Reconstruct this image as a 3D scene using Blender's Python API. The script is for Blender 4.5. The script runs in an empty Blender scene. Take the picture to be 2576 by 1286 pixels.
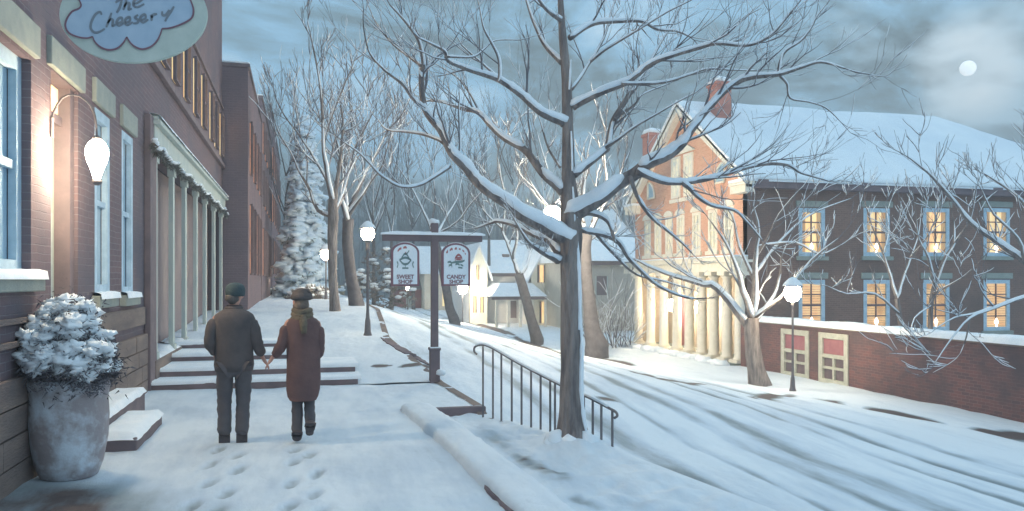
import bpy, math, random
import numpy as np
from mathutils import Vector, Matrix, noise
R = math.radians
SC = bpy.context.scene
COL = SC.collection
# ------------------------------------------------------------------ camera frame
# street runs along +Y; the camera looks 15 degrees to the right of it, level, lens shifted up a little
YAW = math.atan2(535, 2000)
FX, FY = math.sin(YAW), math.cos(YAW)
EYE = 1.8
def pt(px, py, x=None, y=None, z=None, f=None):
    """point of the place seen at (px,py) of a 2576 px wide view, on the given plane"""
    a = (px-1288)/2000.0; b = (706-py)/2000.0
    d = Vector((FX+a*FY, FY-a*FX, b))
    if x is not None: t = x/d.x
    elif y is not None: t = y/d.y
    elif z is not None: t = (z-EYE)/d.z
    else: t = f
    return Vector((d.x*t, d.y*t, EYE+d.z*t))
def interp(tab, v):
    if v <= tab[0][0]: return tab[0][1]
    for (a, b), (c, d) in zip(tab, tab[1:]):
        if v <= c:
            s = (v-a)/(c-a); return b+(d-b)*s
    return tab[-1][1]
T_L = [(-30,0),(13.95,0),(18,.52),(27,.84),(36,.93),(60,.95),(120,1.0)]
T_XE = [(-30,4.6),(5,3.85),(8.2,3.4),(10.9,2.55),(14,2.45),(18,1.95),(22,2.25),(27,2.6),(120,2.6)]
T_RL = [(-30,-.8),(8,-.6),(11,-.42),(13,-.15),(14,-.02),(18,.40),(22,.58),(27,.74),(36,.84),(50,.55),(70,-.2),(140,-.2)]
T_XR = [(-30,15.5),(14,14.2),(20,13.2),(25,12.2),(36,11.4),(60,12.6),(140,15)]
T_RR = [(-30,-1.75),(10,-1.6),(18,-1.5),(60,-1.5),(90,-.3),(140,-.3)]
L = lambda y: interp(T_L, y)
XE = lambda y: interp(T_XE, y)
RL = lambda y: interp(T_RL, y)
XR = lambda y: interp(T_XR, y)
RR = lambda y: interp(T_RR, y)
def H(x, y):
    xe, xr = XE(y), XR(y)
    if x < xe: return L(y)
    if x > xr: return RR(y)+.1
    s = (x-xe)/(xr-xe)
    return RL(y)*(1-s)+RR(y)*s
def hit(px, py):
    t = 4.0
    while t < 150:
        p = pt(px, py, f=t)
        if p.z <= H(p.x, p.y): return p
        t += .05
    return pt(px, py, f=60)

# ------------------------------------------------------------------ objects
def origin(o):
    v = Vector((0,0,0))
    while o is not None:
        v += o.location; o = o.parent
    return v
class MB:
    def __init__(s): s.v = []; s.f = []; s.sm = []
    def add(s, vs, fs, smooth=False):
        n = len(s.v); s.v += [tuple(p) for p in vs]
        s.f += [tuple(i+n for i in f) for f in fs]; s.sm += [smooth]*len(fs)
        return s
    def box(s, x0, x1, y0, y1, z0, z1, rz=0, about=None):
        vs = [(x,y,z) for z in (z0,z1) for y in (y0,y1) for x in (x0,x1)]
        if rz:
            c = Vector(about if about else ((x0+x1)/2,(y0+y1)/2,0)); M = Matrix.Rotation(rz,3,'Z')
            vs = [M@(Vector(p)-c)+c for p in vs]
        return s.add(vs, [(0,2,3,1),(4,5,7,6),(0,1,5,4),(2,6,7,3),(0,4,6,2),(1,3,7,5)])
    def tube(s, pts, rad, n=6, cap=True, smooth=True, squash=None):
        pts = [Vector(p) for p in pts]
        if not hasattr(rad, '__len__'): rad = [rad]*len(pts)
        vs = []; fs = []; ref = None
        for i, p in enumerate(pts):
            d = pts[min(i+1,len(pts)-1)]-pts[max(i-1,0)]
            if d.length < 1e-7: d = Vector((0,0,1))
            d.normalize()
            if ref is None:
                ref = Vector((0,0,1)) if abs(d.z) < .9 else Vector((1,0,0))
            u = (ref-d*ref.dot(d))
            if u.length < 1e-5: u = d.orthogonal()
            u.normalize(); w = d.cross(u); ref = u
            for k in range(n):
                a = 2*math.pi*k/n
                vs.append(p+(u*math.cos(a)+w*math.sin(a))*rad[i])
        for i in range(len(pts)-1):
            for k in range(n):
                fs.append((i*n+k, i*n+(k+1)%n, (i+1)*n+(k+1)%n, (i+1)*n+k))
        if cap:
            fs.append(tuple(range(n-1,-1,-1))); m = (len(pts)-1)*n; fs.append(tuple(m+k for k in range(n)))
        return s.add(vs, fs, smooth)
    def lathe(s, c, prof, n=20, smooth=True, sx=1, sy=1):
        vs = []; fs = []
        for r, z in prof:
            for k in range(n):
                a = 2*math.pi*k/n; vs.append((c[0]+r*sx*math.cos(a), c[1]+r*sy*math.sin(a), c[2]+z))
        for i in range(len(prof)-1):
            for k in range(n):
                fs.append((i*n+k, i*n+(k+1)%n, (i+1)*n+(k+1)%n, (i+1)*n+k))
        fs.append(tuple(range(n-1,-1,-1))); m = (len(prof)-1)*n; fs.append(tuple(m+k for k in range(n)))
        return s.add(vs, fs, smooth)
    def prism(s, poly, d, smooth=False):
        """polygon of 3D points extruded by vector d"""
        n = len(poly); d = Vector(d); poly = [Vector(p) for p in poly]
        vs = poly+[p+d for p in poly]
        fs = [tuple(range(n)), tuple(range(2*n-1,n-1,-1))]+[(i,(i+1)%n,(i+1)%n+n,i+n) for i in range(n)]
        return s.add(vs, fs, smooth)
    def blob(s, c, rx, ry, rz, seed=0, amp=.25, n=8, m=6, freq=1.5, flat=None):
        vs = []; fs = []; c = Vector(c)
        for j in range(1, m):
            th = math.pi*j/m
            for k in range(n):
                a = 2*math.pi*k/n
                d = Vector((math.sin(th)*math.cos(a), math.sin(th)*math.sin(a), math.cos(th)))
                q = 1+amp*noise.noise(d*freq+Vector((seed*3.1,seed*1.7,seed)))*2
                p = Vector((d.x*rx, d.y*ry, d.z*rz))*q
                if flat is not None and p.z < flat: p.z = flat+(p.z-flat)*.15
                vs.append(c+p)
        top = len(vs); vs.append(c+Vector((0,0,rz))); bot = len(vs); vs.append(c+Vector((0,0,-rz if flat is None else flat)))
        for j in range(m-2):
            for k in range(n):
                fs.append((j*n+k, (j+1)*n+k, (j+1)*n+(k+1)%n, j*n+(k+1)%n))
        for k in range(n):
            fs.append((top, k, (k+1)%n)); q = (m-2)*n; fs.append((bot, q+(k+1)%n, q+k))
        return s.add(vs, fs, True)
    def build(s, name, mat, parent=None, bevel=0):
        me = bpy.data.meshes.new(name); o0 = origin(parent)
        me.from_pydata([(p[0]-o0.x, p[1]-o0.y, p[2]-o0.z) for p in s.v], [], s.f)
        me.polygons.foreach_set('use_smooth', s.sm); me.update()
        me.materials.append(mat)
        o = bpy.data.objects.new(name, me); COL.objects.link(o)
        if parent: o.parent = parent
        if bevel:
            b = o.modifiers.new('bevel','BEVEL'); b.width = bevel; b.segments = 2; b.limit_method = 'ANGLE'
        return o
def split_build(mb, name, mat, parent=None, bevel=0):
    """one object per connected piece"""
    p = list(range(len(mb.v)))
    def fd(a):
        while p[a] != a: p[a] = p[p[a]]; a = p[a]
        return a
    for f in mb.f:
        for q in f[1:]: p[fd(q)] = fd(f[0])
    grp = {}
    for f, sm in zip(mb.f, mb.sm): grp.setdefault(fd(f[0]),[]).append((f,sm))
    out = []
    for fl_ in grp.values():
        idx = {}; m = MB()
        for f, sm in fl_:
            g = []
            for q in f:
                if q not in idx: idx[q] = len(m.v); m.v.append(mb.v[q])
                g.append(idx[q])
            m.f.append(tuple(g)); m.sm.append(sm)
        out.append(m.build(name, mat, parent, bevel))
    return out
def thing(name, label, cat, loc=(0,0,0), group=None):
    o = bpy.data.objects.new(name, None); COL.objects.link(o); o.location = loc
    o.empty_display_size = .2
    return tag(o, label, cat, group)
def tag(o, label, cat, group=None, kind=None):
    o['label'] = label; o['category'] = cat
    if group: o['group'] = group
    if kind: o['kind'] = kind
    return o
def struct(o): o['kind'] = 'structure'; return o
def copy_tree(o, parent=None):
    c = o.copy(); COL.objects.link(c); c.parent = parent
    for ch in list(o.children): copy_tree(ch, c)
    return c

# ------------------------------------------------------------------ materials
def lin(c):
    return tuple(((v/255)/12.92 if v/255 <= .04045 else ((v/255+.055)/1.055)**2.4) for v in c)
def nodes(m):
    m.use_nodes = True; nt = m.node_tree; nt.nodes.clear()
    out = nt.nodes.new('ShaderNodeOutputMaterial'); b = nt.nodes.new('ShaderNodeBsdfPrincipled')
    nt.links.new(b.outputs[0], out.inputs[0]); return nt, b, out
def ramp(nt, fac, stops):
    r = nt.nodes.new('ShaderNodeValToRGB'); e = r.color_ramp.elements
    while len(e) < len(stops): e.new(.5)
    for k, (p, c) in enumerate(stops): e[k].position = p; e[k].color = (*c, 1)
    nt.links.new(fac, r.inputs[0]); return r
def lift(c):
    """dark colour brightened by a small offset, to keep the blacks lifted"""
    l = (c[0]+c[1]+c[2])/3
    return c if l > .30 else tuple(.035+v*1.0 for v in c)
def pm(name, c1, c2=None, scale=4, rough=.85, bump=.15, bscale=40, stretch=(1,1,1), detail=6, dist=.02, spec=.2, contrast=(.35,.65)):
    c1 = lift(c1); c2 = lift(c2) if c2 else c1
    m = bpy.data.materials.new(name); nt, b, out = nodes(m); N = nt.nodes; K = nt.links
    tc = N.new('ShaderNodeTexCoord'); mp = N.new('ShaderNodeMapping'); mp.inputs['Scale'].default_value = stretch
    geo = N.new('ShaderNodeNewGeometry'); K.new(geo.outputs['Position'], mp.inputs[0])
    n = N.new('ShaderNodeTexNoise'); n.inputs['Scale'].default_value = scale; n.inputs['Detail'].default_value = detail
    n.inputs['Roughness'].default_value = .62
    K.new(mp.outputs[0], n.inputs['Vector'])
    r = ramp(nt, n.outputs['Fac'], [(contrast[0], c1), (contrast[1], c2 or c1)]); K.new(r.outputs[0], b.inputs['Base Color'])
    b.inputs['Roughness'].default_value = rough; b.inputs['Specular IOR Level'].default_value = spec
    if bump:
        n2 = N.new('ShaderNodeTexNoise'); n2.inputs['Scale'].default_value = bscale; n2.inputs['Detail'].default_value = 4
        K.new(mp.outputs[0], n2.inputs['Vector'])
        bp = N.new('ShaderNodeBump'); bp.inputs['Strength'].default_value = bump; bp.inputs['Distance'].default_value = dist
        K.new(n2.outputs['Fac'], bp.inputs['Height']); K.new(bp.outputs[0], b.inputs['Normal'])
    return m
def brick(name, axis, c1, c2, mortar, w=.24, h=.08, big=None, bigscale=.6, msize=.007):
    """axis 'x': wall faces +-x (brick runs along y); 'y': wall faces +-y"""
    c1, c2, mortar = lift(c1), lift(c2), lift(mortar); big = lift(big) if big else c2
    m = bpy.data.materials.new(name); nt, b, out = nodes(m); N = nt.nodes; K = nt.links
    geo = N.new('ShaderNodeNewGeometry'); sp = N.new('ShaderNodeSeparateXYZ'); cb = N.new('ShaderNodeCombineXYZ')
    K.new(geo.outputs['Position'], sp.inputs[0]); K.new(sp.outputs['Y' if axis == 'x' else 'X'], cb.inputs[0]); K.new(sp.outputs['Z'], cb.inputs[1])
    wob = N.new('ShaderNodeTexNoise'); wob.inputs['Scale'].default_value = 3; K.new(geo.outputs['Position'], wob.inputs['Vector'])
    va = N.new('ShaderNodeVectorMath'); va.operation = 'SCALE'; va.inputs['Scale'].default_value = .03; K.new(wob.outputs['Color'], va.inputs[0])
    vb = N.new('ShaderNodeVectorMath'); K.new(cb.outputs[0], vb.inputs[0]); K.new(va.outputs[0], vb.inputs[1])
    t = N.new('ShaderNodeTexBrick'); t.inputs['Scale'].default_value = 1; t.inputs['Brick Width'].default_value = w
    t.inputs['Row Height'].default_value = h; t.inputs['Mortar Size'].default_value = msize; t.inputs['Mortar Smooth'].default_value = .6
    t.inputs['Color1'].default_value = (*c1,1); t.inputs['Color2'].default_value = (*c2,1); t.inputs['Mortar'].default_value = (*mortar,1)
    K.new(vb.outputs[0], t.inputs['Vector'])
    n = N.new('ShaderNodeTexNoise'); n.inputs['Scale'].default_value = bigscale; n.inputs['Detail'].default_value = 8; n.inputs['Roughness'].default_value = .65
    K.new(geo.outputs['Position'], n.inputs['Vector'])
    r = ramp(nt, n.outputs['Fac'], [(.42,(0,0,0)),(.68,(1,1,1))])
    mx = N.new('ShaderNodeMix'); mx.data_type = 'RGBA'; K.new(r.outputs[0], mx.inputs[0]); K.new(t.outputs['Color'], mx.inputs[6])
    mx.inputs[7].default_value = (*(big or c2),1); K.new(mx.outputs[2], b.inputs['Base Color'])
    b.inputs['Roughness'].default_value = .9; b.inputs['Specular IOR Level'].default_value = .1
    bp = N.new('ShaderNodeBump'); bp.inputs['Strength'].default_value = .5; bp.inputs['Distance'].default_value = .01; bp.invert = True
    K.new(t.outputs['Fac'], bp.inputs['Height']); K.new(bp.outputs[0], b.inputs['Normal'])
    return m
def emis(name, c, s, c2=None, scale=3, stretch=(1,1,1)):
    m = bpy.data.materials.new(name); nt, b, out = nodes(m); N = nt.nodes; K = nt.links
    b.inputs['Base Color'].default_value = (*[v*.5 for v in c],1); b.inputs['Roughness'].default_value = .5
    b.inputs['Emission Strength'].default_value = s
    if c2:
        geo = N.new('ShaderNodeNewGeometry'); mp = N.new('ShaderNodeMapping'); mp.inputs['Scale'].default_value = stretch
        K.new(geo.outputs['Position'], mp.inputs[0]); n = N.new('ShaderNodeTexNoise'); n.inputs['Scale'].default_value = scale
        K.new(mp.outputs[0], n.inputs['Vector']); r = ramp(nt, n.outputs['Fac'], [(.38,c),(.62,c2)]); K.new(r.outputs[0], b.inputs['Emission Color'])
    else: b.inputs['Emission Color'].default_value = (*c,1)
    return m
M = {}
M['snow'] = pm('snow', (.66,.73,.80), (.82,.86,.91), scale=1.3, bump=.35, bscale=9, rough=.75, dist=.03)
M['roof_snow'] = pm('roof_snow', (.70,.78,.85), (.82,.88,.92), scale=.35, bump=.06, bscale=3, rough=.85)
M['snow_cap'] = pm('snow_cap', (.80,.86,.91), (.93,.95,.97), scale=3, bump=.3, bscale=14, rough=.8)
M['bark'] = pm('bark', (.12,.10,.10), (.33,.28,.255), scale=11, stretch=(1,1,.16), bump=1.0, bscale=34, dist=.04, detail=9)
M['bark_far'] = pm('bark_far', (.085,.078,.088), (.14,.13,.14), scale=5, bump=0)
M['twig'] = pm('twig', (.15,.14,.155), (.22,.20,.21), scale=5, bump=0)
M['brick_left'] = brick('brick_left', 'x', (.135,.092,.108), (.165,.108,.12), (.225,.19,.205), big=(.105,.095,.12))
M['brick_left_y'] = brick('brick_left_y', 'y', (.175,.125,.145), (.20,.14,.155), (.22,.17,.185), big=(.15,.115,.135))
M['brick_far'] = brick('brick_far', 'x', (.16,.11,.125), (.19,.125,.135), (.21,.16,.175), big=(.135,.105,.125))
M['brick_front_lamplit'] = brick('brick_front_lamplit', 'x', (.60,.32,.22), (.70,.42,.30), (.70,.53,.43), big=(.68,.38,.27), bigscale=.3)  # lamp glow on the gable is put into this brick colour
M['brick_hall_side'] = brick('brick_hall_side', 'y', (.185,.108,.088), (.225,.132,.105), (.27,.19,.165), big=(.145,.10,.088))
M['brick_wall'] = brick('brick_wall', 'x', (.115,.065,.068), (.20,.085,.075), (.24,.15,.145), big=(.085,.06,.066), bigscale=.9)
M['brick_chimney'] = brick('brick_chimney', 'x', (.42,.17,.14), (.5,.22,.17), (.5,.3,.25))
M['stone'] = pm('stone', (.24,.275,.255), (.34,.365,.33), scale=5, bump=.3)
M['stone_brown'] = pm('stone_brown', (.13,.10,.10), (.25,.185,.155), scale=2.2, bump=.6, stretch=(1,.35,1.6), detail=9)
M['trim_blue'] = pm('trim_blue', (.38,.52,.62), (.52,.66,.76), scale=5, bump=.1)
M['trim_grey'] = pm('trim_grey', (.40,.47,.46), (.52,.56,.52), scale=6, bump=.1, stretch=(1,1,.3))
M['trim_cream'] = pm('trim_cream', (.76,.71,.60), (.85,.81,.71), scale=5, bump=.1)
M['door'] = pm('door', (.36,.41,.36), (.50,.53,.47), scale=2, stretch=(1,1,.3), bump=.1)
M['dark'] = pm('dark', (.13,.10,.115), (.19,.14,.15), scale=3, bump=.1)
M['dark_glass'] = pm('dark_glass', (.15,.115,.13), (.18,.14,.15), scale=1.2, bump=0, rough=.5, spec=.3)
M['sky_reflect_glass'] = pm('sky_reflect_glass', (.30,.46,.58), (.50,.64,.74), scale=1.1, bump=0, rough=.15, spec=.5, stretch=(1,1,.5))  # pale sky reflection put into the pane colour
M['iron'] = pm('iron', (.10,.09,.10), (.17,.145,.15), scale=12, rough=.55, bump=.2, spec=.4)
M['lit'] = emis('lit', (.95,.60,.26), 1.0, (.98,.78,.42), 2.2, (1,1,.4))
M['lit2'] = emis('lit2', (.90,.52,.22), .85, (.99,.84,.50), 3.1, (1,1,.3))
M['lit3'] = emis('lit3', (.97,.70,.36), 1.1, (.80,.44,.20), 2.6, (1,1,.6))
M['lit_blind2'] = emis('lit_blind2', (.62,.34,.16), .75, (.95,.66,.34), 2.4)
M['lit_orange'] = emis('lit_orange', (.75,.30,.12), .9, (.4,.18,.1), 3)
M['lit_blind'] = emis('lit_blind', (.80,.46,.22), .85, (.92,.64,.36), 1.5)
M['curtain'] = emis('curtain', (.72,.43,.22), .45, (.85,.60,.32), 6, (1,1,.1))
M['bulb'] = emis('bulb', (1.0,.83,.58), 120)
M['bulb_small'] = emis('bulb_small', (1.0,.84,.58), 55)
M['bulb_wall'] = emis('bulb_wall', (1.0,.80,.54), 250)
M['flame'] = emis('flame', (1,.95,.85), 4)
# ------------------------------------------------------------------ world and light
def world():
    w = bpy.data.worlds.new("World"); SC.world = w; w.use_nodes = True; nt = w.node_tree; N = nt.nodes; K = nt.links; N.clear()
    out = N.new('ShaderNodeOutputWorld'); bg = N.new('ShaderNodeBackground'); K.new(bg.outputs[0], out.inputs[0])
    tc = N.new('ShaderNodeTexCoord'); mp = N.new('ShaderNodeMapping'); K.new(tc.outputs['Generated'], mp.inputs[0])
    mp.inputs['Scale'].default_value = (1.0,1.0,2.4); mp.inputs['Rotation'].default_value = (0,R(-8),0)
    n = N.new('ShaderNodeTexNoise'); n.inputs['Scale'].default_value = 2.9; n.inputs['Detail'].default_value = 10; n.inputs['Roughness'].default_value = .63; n.inputs['Distortion'].default_value = .5
    mp.inputs['Location'].default_value = (0,0,0)
    K.new(mp.outputs[0], n.inputs['Vector'])
    c = ramp(nt, n.outputs['Fac'], [(.36,(.12,.165,.19)),(.44,(.165,.24,.28)),(.50,(.23,.38,.49)),(.57,(.31,.55,.76)),(.68,(.52,.74,.92))])
    sp0 = N.new('ShaderNodeSeparateXYZ'); K.new(tc.outputs['Generated'], sp0.inputs[0])
    el = N.new('ShaderNodeMath'); el.operation = 'MULTIPLY_ADD'; K.new(sp0.outputs['Z'], el.inputs[0]); el.inputs[1].default_value = .42; el.inputs[2].default_value = -.07
    ad0 = N.new('ShaderNodeMath'); K.new(n.outputs['Fac'], ad0.inputs[0]); K.new(el.outputs[0], ad0.inputs[1])
    for l in list(c.inputs[0].links): K.remove(l)
    K.new(ad0.outputs[0], c.inputs[0])
    # moonlit cloud round the moon
    md = pt(2435,172,f=1)-Vector((0,0,EYE)); md.normalize()
    dt = N.new('ShaderNodeVectorMath'); dt.operation = 'DOT_PRODUCT'; K.new(tc.outputs['Generated'], dt.inputs[0]); dt.inputs[1].default_value = md
    mr = N.new('ShaderNodeMapRange'); mr.interpolation_type = 'SMOOTHERSTEP'; mr.inputs[1].default_value = .965; mr.inputs[2].default_value = 1.0; K.new(dt.outputs['Value'], mr.inputs[0])
    n2 = N.new('ShaderNodeTexNoise'); n2.inputs['Scale'].default_value = 7; n2.inputs['Detail'].default_value = 8; K.new(mp.outputs[0], n2.inputs['Vector'])
    r2 = ramp(nt, n2.outputs['Fac'], [(.44,(0,0,0)),(.58,(1,1,1))])
    mu = N.new('ShaderNodeMath'); mu.operation = 'MULTIPLY'; K.new(mr.outputs[0], mu.inputs[0])
    ad = N.new('ShaderNodeMath'); ad.operation = 'MULTIPLY_ADD'; K.new(r2.outputs[0], ad.inputs[0]); ad.inputs[1].default_value = .75; ad.inputs[2].default_value = .0; K.new(ad.outputs[0], mu.inputs[1])
    mx = N.new('ShaderNodeMix'); mx.data_type = 'RGBA'; K.new(mu.outputs[0], mx.inputs[0]); K.new(c.outputs[0], mx.inputs[6]); mx.inputs[7].default_value = (.50,.72,.88,1)
    hr = N.new('ShaderNodeMapRange'); hr.interpolation_type = 'SMOOTHERSTEP'; hr.inputs[1].default_value = .9975; hr.inputs[2].default_value = 1.0; K.new(dt.outputs['Value'], hr.inputs[0])
    hm = N.new('ShaderNodeMath'); hm.operation = 'MULTIPLY'; K.new(hr.outputs[0], hm.inputs[0]); hm.inputs[1].default_value = 1.0; hk = N.new('ShaderNodeMath'); hk.operation = 'MULTIPLY'; K.new(hm.outputs[0], hk.inputs[0]); hn = N.new('ShaderNodeMapRange'); hn.inputs[1].default_value = .35; hn.inputs[2].default_value = .65; hn.inputs[3].default_value = .05; hn.inputs[4].default_value = .75; K.new(n2.outputs['Fac'], hn.inputs[0]); K.new(hn.outputs[0], hk.inputs[1]); hm = hk
    mh = N.new('ShaderNodeMix'); mh.data_type = 'RGBA'; K.new(hm.outputs[0], mh.inputs[0]); K.new(mx.outputs[2], mh.inputs[6]); mh.inputs[7].default_value = (.78,.88,.93,1); mx = mh
    # sky brightened overhead and behind the view, added as unseen fill light
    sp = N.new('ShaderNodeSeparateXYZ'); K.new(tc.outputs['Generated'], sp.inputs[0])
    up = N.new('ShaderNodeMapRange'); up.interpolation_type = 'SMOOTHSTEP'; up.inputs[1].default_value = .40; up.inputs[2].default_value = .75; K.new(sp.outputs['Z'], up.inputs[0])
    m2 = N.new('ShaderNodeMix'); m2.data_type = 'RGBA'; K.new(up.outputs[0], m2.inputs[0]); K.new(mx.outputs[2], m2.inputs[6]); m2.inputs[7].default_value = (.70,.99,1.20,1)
    bh = N.new('ShaderNodeMapRange'); bh.interpolation_type = 'SMOOTHSTEP'; bh.inputs[1].default_value = .05; bh.inputs[2].default_value = -.6; K.new(sp.outputs['Y'], bh.inputs[0])  # out-of-view sky behind the camera, brightened as added fill for near faces
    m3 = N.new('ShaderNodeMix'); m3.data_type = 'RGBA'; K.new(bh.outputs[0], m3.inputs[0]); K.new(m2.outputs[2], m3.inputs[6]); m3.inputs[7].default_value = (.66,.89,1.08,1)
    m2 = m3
    sky = N.new('ShaderNodeTexSky'); sky.sky_type = 'NISHITA'; sky.sun_disc = False
    sky.sun_elevation = R(13); sky.sun_rotation = math.atan2(md.x, md.y)
    sc = N.new('ShaderNodeVectorMath'); sc.operation = 'SCALE'; sc.inputs['Scale'].default_value = .0008; K.new(sky.outputs[0], sc.inputs[0])
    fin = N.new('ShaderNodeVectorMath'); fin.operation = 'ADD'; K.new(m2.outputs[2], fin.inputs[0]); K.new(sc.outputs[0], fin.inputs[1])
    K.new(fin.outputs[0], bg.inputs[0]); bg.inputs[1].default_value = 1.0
    s = bpy.data.lights.new('moonlight','SUN'); s.energy = .9; s.angle = R(10); s.color = (.86,.93,1)
    o = bpy.data.objects.new('moonlight', s); COL.objects.link(o); o.rotation_euler = md.to_track_quat('Z','Y').to_euler()
    # the moon itself
    mp_ = md*900+Vector((0,0,EYE)); mb = MB(); mb.lathe(mp_, [(max(.01,7.2*math.sin(math.pi*i/16)), -7.2*math.cos(math.pi*i/16)) for i in range(17)], 32)
    mo = mb.build('moon', emis('moon', (.92,.96,.97), .93, (.84,.90,.92), .16))
    tag(mo, 'full white moon glowing between pale clouds', 'moon')
world()
cam = bpy.data.cameras.new('camera'); co = bpy.data.objects.new('camera', cam); COL.objects.link(co); SC.camera = co
co.location = (0,0,EYE); co.rotation_euler = (R(90),0,-YAW); cam.lens = 36*2000/2576; cam.sensor_width = 36
cam.shift_y = (706-643)/2576; cam.clip_end = 3000; cam.clip_start = .05
SC.view_settings.view_transform = 'Standard'; SC.view_settings.look = 'None'; SC.view_settings.exposure = .06

# ------------------------------------------------------------------ ground
def nz(x, y, s, k=0): return noise.noise(Vector((x*s, y*s, k)))
def relief(x, y):
    return .028*nz(x,y,.9)+.014*nz(x,y,2.6,3)+.005*nz(x,y,8,5)
FOOT = []
rng = random.Random(4)
for cx_, yy in ((-.70,9.0),(.02,8.8)):
    for k in range(9): FOOT.append((cx_+(.105 if k%2 else -.095)+rng.uniform(-.05,.05), yy-.36*k+rng.uniform(-.09,.09), 0))
def foot(x, y):
    d = 0
    for fx, fy, a in FOOT:
        u = x-fx; v = y-fy
        if abs(u) < .2 and abs(v) < .3:
            u -= .2*v; q = (u/.055)**2+(v/.16)**2
            d -= .04*math.exp(-q*.9)-.014*math.exp(-((math.sqrt(q)-1.7)**2)*4)
    return d
def sheet(name, x0, x1, ys, nx, zf, mat, attr=None):
    vs = []; fs = []; n = nx+1; at = []
    for y in ys:
        a, b = x0(y), x1(y)
        for i in range(n):
            s = i/nx; x = a+(b-a)*s; vs.append((x,y,zf(x,y,s)))
            if attr: at.append(attr(x,y,s))
    for j in range(len(ys)-1):
        for i in range(nx): fs.append((j*n+i, j*n+i+1, (j+1)*n+i+1, (j+1)*n+i))
    mb = MB(); mb.add(vs, fs, True); o = mb.build(name, mat)
    if attr:
        ca = o.data.color_attributes.new('wear','FLOAT_COLOR','POINT')
        ca.data.foreach_set('color', [c for v in at for c in (v,v,v,1)])
    return struct(o)
def ylist(a, b, d0, grow=1.0):
    o = [a]; d = d0
    while o[-1] < b: o.append(o[-1]+d); d *= grow
    o[-1] = b; return o
def snow_wear(name, dirty):
    m = bpy.data.materials.new(name); nt, b, out = nodes(m); N = nt.nodes; K = nt.links
    geo = N.new('ShaderNodeNewGeometry'); at = N.new('ShaderNodeAttribute'); at.attribute_name = 'wear'
    mp = N.new('ShaderNodeMapping'); mp.inputs['Scale'].default_value = (1.6,.35,1); mp.inputs['Rotation'].default_value = (0,0,R(2)); K.new(geo.outputs['Position'], mp.inputs[0])
    n = N.new('ShaderNodeTexNoise'); n.inputs['Scale'].default_value = 1.6; n.inputs['Detail'].default_value = 9; n.inputs['Roughness'].default_value = .68; K.new(mp.outputs[0], n.inputs['Vector'])
    ad = N.new('ShaderNodeMath'); ad.operation = 'MULTIPLY_ADD'; K.new(n.outputs['Fac'], ad.inputs[0]); ad.inputs[1].default_value = .9; K.new(at.outputs['Fac'], ad.inputs[2])
    dv = N.new('ShaderNodeMath'); dv.operation = 'DIVIDE'; K.new(ad.outputs[0], dv.inputs[0]); dv.inputs[1].default_value = 2.0
    r = ramp(nt, dv.outputs[0], [(.20,(.76,.82,.87)),(.31,(.60,.68,.76)),(.47,dirty),(.62,tuple(v*.62 for v in dirty)),(.74,(.115,.088,.085))])
    K.new(r.outputs[0], b.inputs['Base Color']); b.inputs['Roughness'].default_value = .7; b.inputs['Specular IOR Level'].default_value = .25
    n2 = N.new('ShaderNodeTexNoise'); n2.inputs['Scale'].default_value = 6; n2.inputs['Detail'].default_value = 6; K.new(geo.outputs['Position'], n2.inputs['Vector'])
    bp = N.new('ShaderNodeBump'); bp.inputs['Strength'].default_value = .45; bp.inputs['Distance'].default_value = .05; K.new(n2.outputs['Fac'], bp.inputs['Height'])
    n3 = N.new('ShaderNodeTexNoise'); n3.inputs['Scale'].default_value = 55; n3.inputs['Detail'].default_value = 5; n3.inputs['Roughness'].default_value = .7; K.new(geo.outputs['Position'], n3.inputs['Vector'])
    b3 = N.new('ShaderNodeBump'); b3.inputs['Strength'].default_value = .55; b3.inputs['Distance'].default_value = .012; K.new(n3.outputs['Fac'], b3.inputs['Height']); K.new(bp.outputs[0], b3.inputs['Normal']); K.new(b3.outputs[0], b.inputs['Normal'])
    return m
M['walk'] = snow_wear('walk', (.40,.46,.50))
M['road'] = snow_wear('road', (.27,.32,.345))
WX = -2.42
def bedx(y): return interp([(5,1.62),(7.3,1.55),(9,1.48),(11.1,1.36)], y)
# near sidewalk
STRIP = []
for a, b, w_ in [((932,926),(985,924),.11),((1008,929),(1085,922),.13),((1500,905),(1590,918),.40),((1590,936),(1640,948),.25),((1650,952),(1770,970),.34),
                ((1890,1003),(2000,1000),.2),((2040,1012),(2130,1024),.2),((2150,1030),(2360,1062),.30),((2430,1080),(2700,1115),.42),
                ((1105,800),(1180,811),.5),((1180,812),(1290,842),.55),((1300,848),(1410,890),.5),((1500,1000),(1560,1012),.12)]:
    STRIP.append((hit(*a), hit(*b), w_))
def strips(x, y):
    v = 0
    for A, B, w_ in STRIP:
        if abs(y-(A.y+B.y)/2) > abs(A.y-B.y)/2+2: continue
        dx, dy = B.x-A.x, B.y-A.y; l2 = dx*dx+dy*dy; t = ((x-A.x)*dx+(y-A.y)*dy)/l2
        if -.05 < t < 1.05:
            d = abs((x-A.x)*dy-(y-A.y)*dx)/math.sqrt(l2); ww = w_*max(.05,math.sin(math.pi*min(1,max(0,t))))**.55*(1+.5*nz(x,y,2.5,3))
            v = max(v, 1.5*math.exp(-(d/ww)**4))
    return v
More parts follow.
